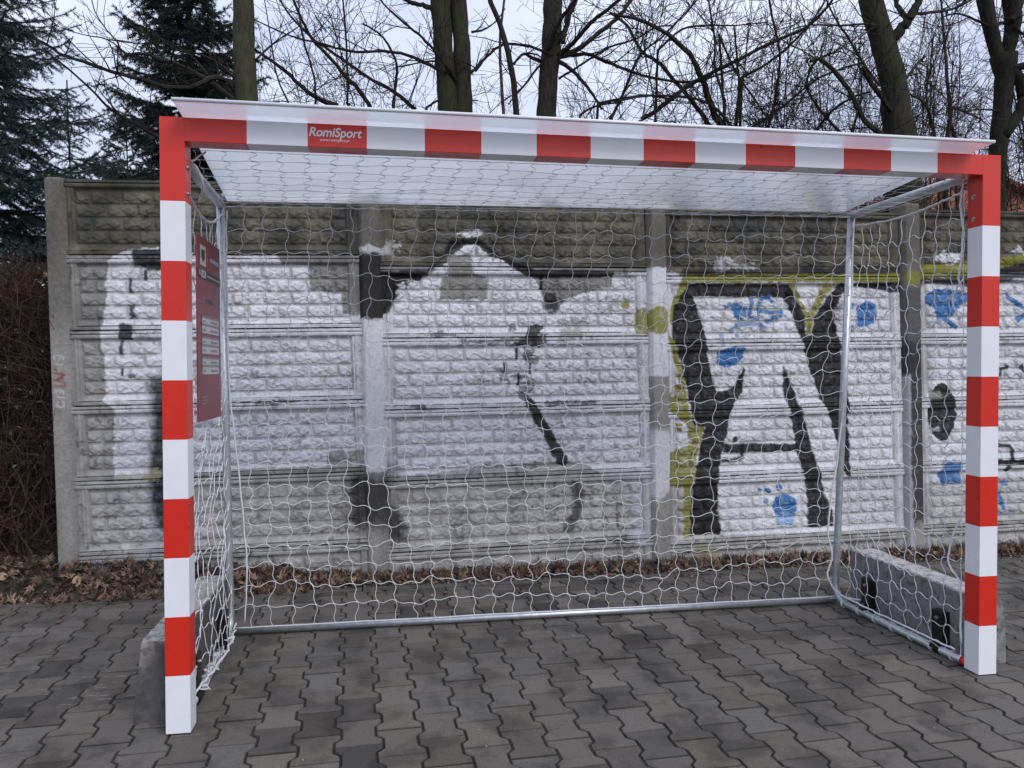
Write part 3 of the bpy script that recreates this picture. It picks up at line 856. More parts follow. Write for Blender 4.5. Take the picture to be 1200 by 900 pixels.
b = MB(); b.tube([LB + np.array([.0, .0, 0]), RB], .0175, 14); b.build('ground_bar', MAT_ZINC, goal, True)
b = MB(); b.tube([LT + np.array([0, .040, .045]), RT + np.array([0, .040, .045])], .015, 12); b.build('rear_bar', MAT_ZINC, goal, True)

# roof sheet: slab with a channel profile along the front and rear edge
def roof_pt(u, t, dz=0):
    """u 0..1 across, t 0..1 front to rear; t<0 overhang"""
    fr = np.array([.070 + u * 2.965, -.105, 2.098 - .006 * u]); mid = np.array([.070 + u * 2.965, .04, 2.084])
    re = np.array([.045 + u * 2.99, .875, LT[2] + .022 + (RT[2] - LT[2]) * u])
    if t < .15: p = fr + (mid - fr) * t / .15
    else: p = mid + (re - mid) * (t - .15) / .85
    return p + np.array([0, 0, dz])
b = MB()
nu, tt = 40, [0, .075, .15, .3, .5, .7, .85, 1.0]
vs = []; fs = []
for lay in (0, .010):
    for t in tt:
        for i in range(nu + 1):
            u = i / nu
            vs.append(roof_pt(u, t, lay - (.010 * math.sin(PI * u) * math.sin(PI * min(1, max(0, (t - .15) / .85))))))
n0 = nu + 1; nt_ = len(tt)
for j in range(nt_ - 1):
    for i in range(nu):
        q = j * n0 + i
        fs.append((q, q + n0, q + n0 + 1, q + 1))
        q2 = q + n0 * nt_
        fs.append((q2, q2 + 1, q2 + n0 + 1, q2 + n0))
T_ = n0 * nt_
for i in range(nu):
    fs.append((i, i + 1, T_ + i + 1, T_ + i))
    q = (nt_ - 1) * n0 + i
    fs.append((q + 1, q, T_ + q, T_ + q + 1))
for j in range(nt_ - 1):
    q = j * n0; fs.append((q + n0, q, T_ + q, T_ + q + n0))
    q = j * n0 + nu; fs.append((q, q + n0, T_ + q + n0, T_ + q))
b.add(vs, fs)
roof = b.build('roof_sheet', MAT_ROOF, goal)
MAT_PROFILE = simple('white edge profile', (.78, .79, .82), .35, 0, .04)
for t, nm in ((0, 'f'), (1, 'r')):
    b = MB()
    A = roof_pt(0, t); B2 = roof_pt(1, t); dy = -.003 if t == 0 else .003
    b.tube([A + np.array([-.002, dy, .005]), B2 + np.array([.002, dy, .005])], .0065, 8)
    b.build('edge_profile', MAT_PROFILE, roof, True)

# ---- net
net = MB()
R_C = .0016
nrg = np.random.RandomState(11)
def patch(fn, nu, nv, wob_u=.007, wob_v=.009, sag=.010, su=True, sv=True, jit=.014, R_C=R_C):
    """fn(u, v) -> point; knots on an (nu+1) x (nv+1) lattice"""
    K = np.zeros((nu + 1, nv + 1, 3))
    for i in range(nu + 1):
        for j in range(nv + 1):
            P = fn(i / nu, j / nv)
            if 0 < i < nu and 0 < j < nv: P = P + nrg.normal(0, jit, 3) * np.array([.6, .6, .8])
            K[i, j] = P
    sub = 6
    if sv:
        for i in range(nu + 1):
            pts = []
            for j in range(nv):
                p0, p1 = K[i, j], K[i, j + 1]
                au = (K[min(i+1, nu), j] - K[max(i-1, 0), j]); au = au / (np.linalg.norm(au) + 1e-9)
                am = wob_v * (.6 + .8 * nrg.rand()) * (1 if 0 < i < nu else .3)
                sgn = 1 if nrg.rand() < .85 else -1
                for s_ in range(sub):
                    t = s_ / sub
                    pts.append(p0 + (p1 - p0) * t + au * am * sgn * math.sin(2 * PI * t) * (1 - .3 * t))
            pts.append(K[i, nv]); net.tube(pts, R_C, 5, 0, False)
    if su:
        for j in range(nv + 1):
            pts = []
            for i in range(nu):
                p0, p1 = K[i, j], K[i + 1, j]
                am = wob_u * (.6 + .8 * nrg.rand()) * (1 if 0 < j < nv else .3)
                for s_ in range(sub):
                    t = s_ / sub
                    pts.append(p0 + (p1 - p0) * t + np.array([0, 0, -1]) * (am * math.sin(2 * PI * t) + sag * 4 * t * (1 - t) * (.4 if j in (0,) else 1) * .5))
            pts.append(K[nu, j]); net.tube(pts, R_C, 5, 0, False)
    for i in range(nu + 1):      # knots
        for j in range(nv + 1):
            p = K[i, j]; dx = np.array([.0035, 0, .0025])
            kr = .0042 if R_C > .0012 else .0014
            net.tube([p - dx, p, p + dx], [kr * .4, kr, kr * .4], 5, 0, False)
    return K
def back(u, v):
    t = LT * (1 - u) + RT * u + np.array([0, -.02, -.01]); bo = LB * (1 - u) + RB * u + np.array([0, 0, .012])
    p = t * (1 - v) + bo * v
    bul = .10 * math.sin(PI * v) * (math.sin(PI * u) ** .5 if 0 < u < 1 else 0)
    tug = -.06 * max(0, v - .5) * (u - .5) * 2
    return p + np.array([-.05 * math.sin(PI * v) * math.sin(PI * u) + .012 * math.sin(9 * u + 4 * v) * math.sin(PI*v), bul * (.6 + .4 * math.sin(5 * u + 3 * v)), -.05 * math.sin(PI * u) * math.sin(PI * v) + .01 * math.sin(7 * u) * math.sin(PI*v)])
patch(back, 32, 20)
def topn(u, v):
    f_ = np.array([.09 + 2.98 * u, .075, 1.992]); r_ = LT * (1 - u) + RT * u + np.array([0, -.02, -.01])
    p = f_ * (1 - v) + r_ * v
    return p + np.array([.008 * math.sin(11 * u + 3 * v), 0, -.018 * math.sin(PI * v)])
patch(topn, 32, 9, .0006, .016, .0, jit=.004, R_C=.0009)
def side_r(u, v):
    f_ = np.array([3.070, .088, 1.955 * (1 - v) + .05 * v]); r_ = RT * (1 - v) + RB * v + np.array([.012, 0, .014 * v - .05 * (1 - v)])
    p = f_ * (1 - u) + r_ * u
    return p + np.array([-.035 * math.sin(PI * u) * math.sin(PI * v), 0, -(.03 * (1 - v)) * math.sin(PI * u) - .05 * math.sin(PI * u) * math.sin(PI * v)])
patch(side_r, 10, 19, .008, .010, .014, jit=.010)
def side_l(u, v):
    f_ = np.array([.030, .088, 1.93 * (1 - v) + .06 * v]); r_ = LT * (1 - v) + LB * v + np.array([.008, 0, .014 * v - .04 * (1 - v)])
    p = f_ * (1 - u) + r_ * u
    sq = .10 * math.sin(PI * u) * sstep(.55, 1., v)
    return p + np.array([.010 * math.sin(PI * u) * math.sin(2 * PI * v + 1.2) + .30 * sq, .03 * math.sin(PI * u) * math.sin(6 * v), -(.10 * (1 - v)) * math.sin(PI * u)])
patch(side_l, 10, 19, .012, .012, .014, jit=.014)
def rope(pts, r=.0042, n=6, wob=.004, sub=6):
    P = [np.array(q, float) for q in pts]; out = []
    for i in range(len(P) - 1):
        p0 = P[max(i-1, 0)]; p1 = P[i]; p2 = P[i+1]; p3 = P[min(i+2, len(P)-1)]
        for k in range(sub):
            t = k / sub
            q = .5 * ((2*p1) + (-p0+p2)*t + (2*p0-5*p1+4*p2-p3)*t*t + (-p0+3*p1-3*p2+p3)*t**3)
            out.append(q + nrg.normal(0, wob * .35, 3))
    out.append(P[-1]); net.tube(out, r, n, 0, True)
# border ropes
rope([side_r(i / 9, 0) for i in range(10)], .0050)
rope([side_l(i / 9, 0) for i in range(10)], .0050)
rope([(3.072, .090, 2.0), (3.064, .10, 1.90), (3.070, .092, 1.80), (3.062, .094, 1.68), (3.058, .10, 1.60), (3.068, .09, 1.55)], .0042)
rope([(3.070, .09, 1.60), (3.045, .12, 1.52), (3.06, .10, 1.44)], .0036)
rope([(3.066, .09, .62), (3.05, .12, .52), (3.048, .13, .42), (3.066, .09, .34), (3.07, .085, .1)], .0042)
rope([(.075, .09, 1.96), (.10, .09, 1.93), (.11, .12, 1.88), (.08, .2, 1.84)], .0040)
rope([(.085, .07, 1.95), (.13, .08, 1.99)], .0036)
rope([LT + np.array([.03, -.02, -.03]), (.045, .86, 1.6), (.042, .89, 1.2), (.075, .93, .75), (.10, .96, .35), (.085, .98, .06)], .0036)
rope([RT + np.array([-.01, -.03, -.04]), (3.075, .87, 1.6), (3.06, .90, 1.1), (3.03, .92, .75), (2.99, .93, .42), (3.02, .94, .26), (3.00, .95, .16), (3.06, .93, .06), (3.09, .80, .07)], .0046)
rope([side_r(u, 1.) + np.array([-.012, 0, .02]) for u in (1, .8, .6, .4, .2, .02)], .0045)
rope([side_l(u, 1.) + np.array([.012, 0, .02]) for u in (1, .8, .6, .4, .2, .05)], .0045, wob=.012)
rope([back(u, 1.) + np.array([0, -.016, .006]) for u in (0, .2, .4, .6, .8, 1)], .0026)
# ties round the tubes, and the bunched cord on the left
for y in np.linspace(.16, .90, 7):
    for xf_, Bq_ in ((3.098, RB), (.040, LB)):
        xx = xf_ + (Bq_[0] - xf_) * (y - .075) / (Bq_[1] - .075)
        for dy in (-.004, .004):
            ring = [np.array([xx + .0195 * math.cos(a), y + dy + .004 * math.sin(a), .022 + .0195 * math.sin(a)]) for a in np.linspace(0, 2 * PI, 11)]
            net.tube(ring, .0020, 5, 0, False)
for k in range(5):
    y = .28 + .12 * k
    c0 = np.array([.060, y, .055])
    rope([c0 + nrg.normal(0, .020, 3) * np.array([.6, 1.2, .8]) for _ in range(6)], .0030, wob=.006)
net_o = net.build('net', MAT_ROPE, goal, True)

# ------------------------------------------------------------------ information board on the left side net
sign = thing('info_sign', 'dark red notice board with pale text panels hung on the left side net', 'sign', (.035, .26, 1.04))
MAT_SIGN = simple('maroon printed sheet', (.215, .040, .050), .38, 0, .12, 5)
MAT_SWHITE = simple('sign white print', (.50, .50, .50), .4, 0, .06)
MAT_SDARK = simple('sign dark print', (.030, .028, .036), .4, 0, .1)
MAT_SORANGE = simple('sign orange print', (.42, .10, .02), .4, 0, .1)
MAT_SGREY = simple('sign grey print', (.22, .22, .23), .4, 0, .1)
MAT_SPINK = simple('sign pink print', (.34, .20, .21), .4, 0, .1)
XS = .056
b = MB(); b.box((XS - .006, .262, 1.040), (XS, .652, 1.738), 0, .0015); b.build('panel', MAT_SIGN, sign)
pr = MB()
def lab(s0, s1, f0, f1, mat, lift=.001):
    y0, y1 = .262 + .39 * s0, .262 + .39 * s1; z0, z1 = 1.738 - .698 * f0, 1.738 - .698 * f1
    x = XS + lift
    pr.add([(x, y0, z1), (x, y1, z1), (x, y1, z0), (x, y0, z0)], [(0, 1, 2, 3)], mat)
lab(.10, .34, .045, .155, 0); lab(.15, .29, .068, .115, 1, .002); lab(.19, .25, .115, .130, 1, .002); lab(.37, .42, .055, .150, 2)
for k in range(9): lab(.52 + .046 * k, .555 + .046 * k, .090, .112, 0)
lab(0.0, 1., .175, .222, 1); lab(.14, .33, .178, .219, 0, .002); lab(.20, .27, .186, .210, 3, .003); lab(.03, .12, .182, .213, 3, .002)
for k in range(8): lab(.38 + .075 * k, .435 + .075 * k, .196, .205, 0, .002)
lab(.26, .66, .330, .350, 1); lab(.24, .265, .325, .355, 0); lab(.64, .665, .325, .355, 0)
for k in range(4): lab(.75 + .03 * k, .765 + .03 * k, .318, .352, 4)
for f0 in (.425, .537, .650):
    lab(.16, .90, f0, f0 + .095, 0)
    lab(.16, .90, f0 + .042, f0 + .054, 3, .002); lab(.16, .90, f0 - .0, f0 + .010, 3, .002)
    for rr in (.018, .066):
        lab(.20, .30, f0 + rr + .006, f0 + rr + .016, 3, .002)
        for k in range(4): lab(.52 + .08 * k, .58 + .08 * k, f0 + rr + .004, f0 + rr + .016, 3, .002)
for k in range(3): lab(.14, .34 + .04 * (k % 2), .865 + .018 * k, .872 + .018 * k, 4)
lab(.86, .95, .80, .806, 4); lab(.86, .95, .825, .831, 4)
pr.build('printing', [MAT_SWHITE, MAT_SDARK, MAT_SORANGE, MAT_SGREY, MAT_SPINK], sign)

# ------------------------------------------------------------------ concrete ballast blocks beside the goal
def ballast_extra(nt, p, c):
    f_ = ramp(nt, noise(nt, p, 10, 5, .7), [(.46, 0.), (.64, .35)])
    c = mixc(nt, f_, c, (.075, .073, .073))
    f2_ = ramp(nt, noise(nt, p, 32, 5, .65), [(.50, 0.), (.62, .6)])
    c = mixc(nt, f2_, c, (.050, .048, .049))
    pit = ramp(nt, noise(nt, p, 130, 2, .5), [(.28, 1.), (.34, 0.)])
    return mixc(nt, pit, c, (.06, .06, .06))
MAT_BLOCK_L = tinted('old kerb concrete', .9, 50, .25, .5, 180, ballast_extra)
def ballast(x_in, x_out, y0, y1, label, tint_side, tint_top, hz, bev, rounded):
    cx = (x_in + x_out) / 2
    t = thing('concrete_ballast', label, 'concrete block', (cx, (y0 + y1) / 2, 0), 'concrete ballast blocks')
    sg = 1 if x_out > x_in else -1
    w = abs(x_out - x_in)
    sec = [(0, .0), (0, hz - .008), (.008, hz)]
    if not rounded: sec += [(w - .034, hz), (w - .028, hz - .006), (w - .014, hz * .5), (w, 0.)]
    else: sec += [(w - bev, hz), (w - bev * .75, hz - .008), (w - bev * .45, hz - .03), (w - bev * .2, hz - .075), (w - .004, hz - .14), (w, 0.)]
    ny = 40
    vs = []; cs = []; fs = []
    ys = np.linspace(y0, y1, ny); r2 = np.random.RandomState(int(abs(cx) * 100) + 3)
    for i, y in enumerate(ys):
        for j, (u, z) in enumerate(sec):
            chip = .004 * (fbm(np.array(y * 14), np.array(j * 3.1), 5, 3) - .5) * 2
            inset_ = .004 if i in (0, ny - 1) and z > hz - .02 else 0
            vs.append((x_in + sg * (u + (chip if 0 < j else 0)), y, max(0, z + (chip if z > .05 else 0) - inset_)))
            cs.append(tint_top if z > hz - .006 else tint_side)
    n = len(sec)
    for i in range(ny - 1):
        for j in range(n):
            j2 = (j + 1) % n
            q = (i*n+j, i*n+j2, (i+1)*n+j2, (i+1)*n+j)
            fs.append(q[::-1] if sg > 0 else q)
    fs.append(tuple(range(n)) if sg > 0 else tuple(range(n))[::-1])
    e = tuple((ny-1)*n + j for j in range(n)); fs.append(e[::-1] if sg > 0 else e)
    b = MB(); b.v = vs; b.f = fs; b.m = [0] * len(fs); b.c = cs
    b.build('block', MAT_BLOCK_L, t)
    for by in (.255, .765):
        b = MB()
        xa = x_in - sg * .001; xb = x_in - sg * .040
        b.box((min(xa, xb), by - .033, .045), (max(xa, xb), by + .033, .185), 0, .003)
        xt = (3.096 if sg > 0 else .039) if by < .5 else (3.080 if sg > 0 else .030)
        b.tube([(xt, by - .030, .024), (xt, by + .030, .024)], .0235, 12)
        b.box((min(xt, x_in), by - .030, .028), (max(xt, x_in), by + .030, .050), 0)
        br = b.build('bracket', MAT_BLACK, t)
        b = MB(); b.tube([(xb, by, .155), (xb - sg * .008, by, .155)], .006, 6)
        b.tube([(xb - sg * .0, by, .155), (xb - sg * .002, by, .155)], .009, 12); b.build('bolt', MAT_BOLT, br)
        b = MB(); b.tube([(xt - sg * .0, by, .045), (xt, by, .062)], .008, 6); b.build('bolt', MAT_BOLT, br)
    return t
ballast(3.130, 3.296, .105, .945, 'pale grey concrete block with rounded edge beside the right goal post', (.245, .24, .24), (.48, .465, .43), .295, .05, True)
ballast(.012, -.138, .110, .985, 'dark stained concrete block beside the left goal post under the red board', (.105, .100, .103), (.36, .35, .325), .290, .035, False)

# ------------------------------------------------------------------ fallen leaves
lrng = random.Random(21)
def leaf_shape(kind):
    if kind == 0:   # five lobed maple leaf
        r = [(0, .08), (18, .55), (40, .35), (62, .95), (80, .55), (92, 1.1)]
        pts = []
        for a, q in r: pts.append((a, q))
        for a, q in r[-2::-1]: pts.append((180 - a, q))
        P = [(0, -.28)] + [(q * math.cos(math.radians(a)), q * math.sin(math.radians(a)) - .1) for a, q in pts]
        return P
    return [(.42 * math.sin(k * PI / 6) * (1 if k <= 6 else 1), -.6 * math.cos(k * PI / 6)) for k in range(12)]
def add_leaf(b, pos, size, nrm, rot, col, curl, kind=0):
    P = leaf_shape(kind)
    nz = np.array(nrm, float); nz /= np.linalg.norm(nz)
    ax = np.cross(nz, [0.3, .9, .1]); ax /= np.linalg.norm(ax); ay = np.cross(nz, ax)
    c, s_ = math.cos(rot), math.sin(rot)
    ux = ax * c + ay * s_; uy = -ax * s_ + ay * c
    vs = []
    cen = np.array(pos)
    vs.append(cen)
    fold = lrng.uniform(-.5, .5)
    for (x, y) in P:
        r2 = x * x + y * y
        vs.append(cen + size * (ux * x + uy * y + nz * (curl * r2 + fold * abs(x) + lrng.uniform(-.08, .08))))
    n = len(P)
    fs = [(0, 1 + i, 1 + (i + 1) % n) for i in range(n)]
    b.add(vs, fs, 0, col)
LC = [(.120, .080, .056), (.090, .060, .044), (.066, .045, .034), (.165, .112, .078), (.040, .028, .023), (.21, .145, .100), (.105, .072, .058), (.05, .035, .03)]
b = MB()
def leafcol():
    c = lrng.choice(LC); k = lrng.uniform(.8, 1.9)
    return tuple(q * k for q in c)
for i in range(10600):
    x = lrng.uniform(-4.2, .5) if i < 6600 else lrng.uniform(.2, 6.6)
    if x < -1.05:
        y = 1.68 + 1.0 * lrng.random() ** 1.2
    else:
        y = YF - .02 - (.26 if x < .3 else .17) * lrng.random() ** (.9 if x < .3 else 1.3)
    z = float(bank(np.array(x), np.array(y))) + lrng.uniform(0, .05) * (1.2 if x < .2 else .45) * (1 if y > 1.74 else .25) + .004
    t = .75
    add_leaf(b, (x, y, z), lrng.uniform(.018, .054), (lrng.gauss(0, t), lrng.gauss(-.3, t), .9), lrng.uniform(0, 6.3), leafcol(), lrng.uniform(-.6, 1.1), 0 if lrng.random() < .92 else 1)
for i in range(2600):      # crumbled bits on the mossy edge
    x = lrng.uniform(-4.2, 6.6); y = lrng.uniform(YK + .03, 1.76)
    add_leaf(b, (x, y, float(bank(np.array(x), np.array(y))) + .006), lrng.uniform(.006, .018), (lrng.gauss(0, .4), lrng.gauss(0, .4), 1), lrng.uniform(0, 6.3), leafcol(), .3, 1)
for i in range(110):
    x = lrng.uniform(-3.5, 6); y = YK - abs(lrng.gauss(0, .16))
    add_leaf(b, (x, y, .008), lrng.uniform(.018, .04), (lrng.gauss(0, .2), lrng.gauss(0, .2), 1), lrng.uniform(0, 6.3), leafcol(), lrng.uniform(0, .5), 0)
o = b.build('fallen_leaves', MAT_LEAF); o['kind'] = 'stuff'
o['label'] = 'brown dry leaves heaped along the foot of the fence'
# litter: tiny pale bits and twigs on the paving
b = MB()
for i in range(140):
    x = lrng.uniform(-2.2, 5.5); y = lrng.uniform(-.6, 1.6); s_ = lrng.uniform(.0012, .0032)
    b.tube([(x, y, .003), (x + lrng.gauss(0, s_ * 2), y + lrng.gauss(0, s_ * 2), .004)], [s_ * .6, s_ * .4], 5, 0, True, lrng.choice([(.4,.38,.34), (.5,.5,.5), (.2,.12,.07), (.07,.06,.04)]))
o = b.build('litter_specks', MAT_LEAF); o['kind'] = 'stuff'

# ------------------------------------------------------------------ trees
trg = np.random.RandomState(4)
def unit(v): return v / (np.linalg.norm(v) + 1e-9)
def grow(b, p, d, L, r, lev, dens=1.0, grav=.0, rmin=.0022, n=4, mat=0):
    """one bare shoot with side shoots"""
    seg = max(3, int(L / .10)); st = L / seg
    pts = [p]; d = unit(d)
    for i in range(seg):
        d = unit(d + trg.normal(0, .13, 3) + np.array([0, 0, .03 - grav]))
        pts.append(pts[-1] + d * st)
    rr = [max(rmin, r * (1 - .75 * i / seg)) for i in range(seg + 1)]
    b.tube(pts, rr, n if r > .006 else 3, mat, False)
    if lev <= 0: return
    k = max(1, int(L * 7.0 * dens))
    for _ in range(k):
        t = trg.uniform(.15, .98); i = min(seg - 1, int(t * seg))
        q = pts[i] + (pts[i+1] - pts[i]) * (t * seg - i)
        tg = unit(pts[i+1] - pts[i])
        nd = unit(tg * trg.uniform(.3, 1.0) + trg.normal(0, .55, 3) + np.array([0, 0, .15]))
        grow(b, q, nd, L * trg.uniform(.28, .6) * (1.15 - .5 * t), max(rmin, rr[i] * trg.uniform(.4, .65)), lev - 1, dens, grav, rmin, n, mat)
def limb(b, pts, w0, w1, d0, d1=None, n=6, twigs=8., tl=.55, lev=1, dens=1., mat=0, tmat=None):
    """a limb surveyed along pts; w = width in photo px, d = distance"""
    d1 = d0 if d1 is None else d1
    k = len(pts)
    W = []
    R_ = []
    for i, (x, y) in enumerate(pts):
        t = i / (k - 1); d = d0 + (d1 - d0) * t
        W.append(at(x, y, d)); R_.append((w0 + (w1 - w0) * t) / 2 / 905.75 * d)
    # smooth
    out = []; rr = []
    sub = 4
    for i in range(k - 1):
        p0 = W[max(i-1, 0)]; p1 = W[i]; p2 = W[i+1]; p3 = W[min(i+2, k-1)]
        for s_ in range(sub):
            t = s_ / sub
            q = .5 * ((2*p1) + (-p0+p2)*t + (2*p0-5*p1+4*p2-p3)*t*t + (-p0+3*p1-3*p2+p3)*t**3)
            r = R_[i] + (R_[i+1] - R_[i]) * t
            out.append(q + trg.normal(0, r * .15, 3)); rr.append(r * (1 + trg.normal(0, .05)))
    out.append(W[-1]); rr.append(R_[-1])
    b.tube(out, rr, n, mat, True)
    if pts[-1][1] < 0 and w1 > 1.2:
        grow(b, W[-1], W[-1] - W[-2] + np.array([0, 0, .1]), 1.3, R_[-1], 2, .5, 0, .003, 5)
    return out, rr
def twigs(b, out, rr, per_m=8, tl=.5, lev=1, dens=1., mat=0, rmax=.007, up=.15):
    for i in range(len(out) - 1):
        L = np.linalg.norm(out[i+1] - out[i])
        kk = trg.poisson(per_m * L)
        tg = unit(out[i+1] - out[i])
        for _ in range(kk):
            nd = unit(tg * trg.uniform(0, .8) + trg.normal(0, .6, 3) + np.array([0, 0, up]))
            grow(b, out[i] + (out[i+1] - out[i]) * trg.rand(), nd, tl * trg.uniform(.4, 1.5), min(rmax, rr[i] * .6), lev, dens, 0, .0022, 4, mat)
def trunk(b, pts, ws, d, n=12, mat=0, ground=True):
    """trunk centre line from the photo, continued down to the ground and up past the frame"""
    P = [at(x, y, d) for x, y in pts]; R_ = [w / 2 / 905.75 * d for w in ws]
    if pts[0][1] < -30:                      # the stem goes on above the picture and tapers out
        tg = unit(unit(P[0] - P[1]) + np.array([0, 0, .6]))
        Ps, Rs = [], []
        for k, q in enumerate((.7, 1.5, 2.3, 3.1)):
            Ps.append(P[0] + tg * q + trg.normal(0, .05, 3) * (k + 1)); Rs.append(R_[0] * (.85, .62, .38, .12)[k])
        up_pts = [P[0]] + Ps; up_r = [R_[0]] + Rs
        for i in range(4):
            for _ in range(3):
                grow(b, up_pts[i] * .5 + up_pts[i+1] * .5, unit(trg.normal(0, .7, 3) + np.array([0, 0, .7])), trg.uniform(.6, 1.2), up_r[i] * .35, 1, .5, 0, .004, 5)
        P = Ps[::-1] + P; R_ = Rs[::-1] + R_
    if ground:
        q = P[-1] + (P[-1] - P[-2]) * .15
        dirn = (P[-1] - P[0]); dirn = dirn / max(1e-6, -dirn[2])
        z = P[-1][2]
        foot = P[-1] + dirn * z * .6; foot[2] = -.05
        mid = P[-1] * .5 + foot * .5
        P = P + [mid, np.array([foot[0], foot[1], .15]), foot]; R_ = R_ + [R_[-1] * 1.06, R_[-1] * 1.2, R_[-1] * 1.5]
    out = []; rr = []
    for i in range(len(P) - 1):
        k = max(2, int(np.linalg.norm(P[i+1] - P[i]) / .10))
        for s_ in range(k):
            t = s_ / k; r = R_[i] + (R_[i+1] - R_[i]) * t
            out.append(P[i] + (P[i+1] - P[i]) * t + trg.normal(0, r * .035, 3)); rr.append(r * (1 + trg.normal(0, .025)))
    out.append(P[-1]); rr.append(R_[-1])
    b.tube(out, rr, n, mat, True)
    return out, rr
def tree(name, label, base_px, d, group=None, cat='tree'):
    g_ = at(base_px, 433, d)
    return thing(name, label, cat, (g_[0], g_[1], 0), group)
def up_crown(b, P, d, n, L, r, lev=2, dens=.7, spread=.5):
    """the part of the crown above the picture"""
    for _ in range(n):
        grow(b, P, unit(np.array([trg.normal(0, spread), trg.normal(0, spread), 1.])), L * trg.uniform(.7, 1.2), r, lev, dens, -.01, .004, 5)

# --- olive trunk at the left end of the roof
T = tree('bare_tree', 'bare tree with smooth olive trunk behind the left end of the goal roof', 289, 7.2)
tb = MB(); cb = MB()
o_, r_ = trunk(tb, [(284, -60), (285, 0), (286, 60), (289, 118), (292, 200)], [23, 24, 25, 27, 28], 7.2)
tb.build('trunk', MAT_BARK_OLIVE, T, True)
for pts, w0, w1, d1 in (([(280,116),(268,95),(250,91),(236,97),(222,102),(195,102),(165,93),(135,85),(100,73),(75,65),(50,50),(25,37),(0,28),(-30,18)], 6, 2.5, 6.4),
                        ([(280,122),(262,108),(240,92),(215,78),(190,70),(165,62),(143,67)], 6.5, 2.5, 6.8),
                        ([(280,118),(255,102),(225,66),(200,55),(178,35),(160,15)], 3.5, 1.5, 7.0),
                        ([(280,100),(262,78),(240,66),(215,58),(195,52),(150,50),(120,45)], 3., 1., 7.4),
                        ([(143,67),(138,50),(125,35),(112,15),(105,-10)], 2.4, 1., 6.6),
                        ([(147,62),(125,46),(95,40),(60,28)], 1.8, .8, 6.5),
                        ([(187,162),(160,146),(130,128),(110,108),(85,85),(60,65),(40,52),(12,18)], 3.2, 1.4, 6.0),
                        ([(300,70),(312,58),(330,44),(352,30)], 3, 1.2, 7.6)):
    out, rr = limb(cb, pts, w0, w1, 7.2 if w0 > 2.5 else 6.7, d1)
    twigs(cb, out, rr, 9, .42, 1, .9)
up_crown(cb, at(284, -55, 7.2), 7.2, 5, 1.6, .03)
cb.build('crown', MAT_TWIG, T)

# --- twin trunk in the middle
T = tree('bare_tree', 'bare tree with twin straight trunks close together above the roof middle', 535, 8.0)
tb = MB(); cb = MB()
trunk(tb, [(515, -60), (516, 0), (520, 60), (525, 128), (530, 220)], [25, 24, 22, 24, 26], 8.0)
trunk(tb, [(536, -60), (537, 0), (541, 50), (543, 128), (542, 220)], [20, 21, 20, 22, 24], 8.05)
tb.build('trunk', MAT_BARK_DARK, T, True)
for pts, w0, w1, d1 in (([(506,10),(495,6),(483,3),(470,-4)], 6, 4, 7.8),
                        ([(536,95),(525,80),(508,58),(490,40),(470,24),(450,5),(440,-10)], 4, 2, 7.4),
                        ([(533,90),(515,82),(495,72),(475,64),(450,60),(425,61),(405,59),(380,52),(350,45),(330,38),(300,24)], 4.5, 1.5, 7.2),
                        ([(552,86),(562,75),(574,63),(586,54),(600,51),(620,55)], 4, 2, 8.0),
                        ([(520,72),(500,72),(480,76),(460,80)], 2.5, 1., 7.9),
                        ([(553,38),(568,34),(580,26),(592,10)], 3, 1.2, 8.2), ([(557,84),(566,72),(575,56)], 2.5, 1, 7.9)):
    out, rr = limb(cb, pts, w0, w1, 7.95, d1)
    twigs(cb, out, rr, 8, .45, 1, .9)
up_crown(cb, at(515, -55, 8), 8, 4, 1.7, .03); up_crown(cb, at(536, -55, 8.05), 8, 3, 1.7, .03)
cb.build('crown', MAT_TWIG, T)

# --- slender dark sapling and brownish one beside it
T = tree('sapling', 'slender blackish leaning sapling between the twin trunk and the straight trunk', 604, 7.0)
tb = MB(); cb = MB()
o_, r_ = trunk(tb, [(566, -40), (575, 3), (586, 28), (595, 60), (602, 95), (605, 132), (608, 220)], [5, 6, 6.5, 7, 7, 7.5, 8], 7.0, 8)
tb.build('trunk', MAT_BARK_BLACK, T, True)
out, rr = limb(cb, [(602,75),(612,64),(626,63),(640,70)], 3, 1.4, 7.0); twigs(cb, out, rr, 6, .3, 1)
twigs(cb, o_[:24], r_[:24], 5, .4, 1, .8)
cb.build('crown', MAT_TWIG, T)
T = tree('sapling', 'thin brown upright sapling left of the straight trunk', 591, 7.6)
tb = MB(); cb = MB()
o_, r_ = trunk(tb, [(592, -40), (591, 0), (586, 40), (586, 70), (590, 132), (593, 220)], [2.5, 3, 3.5, 4, 4.5, 5], 7.6, 6)
tb.build('trunk', MAT_TWIG_BROWN, T, True)
twigs(cb, o_[:30], r_[:30], 7, .4, 1, .9); cb.build('crown', MAT_TWIG_BROWN, T)

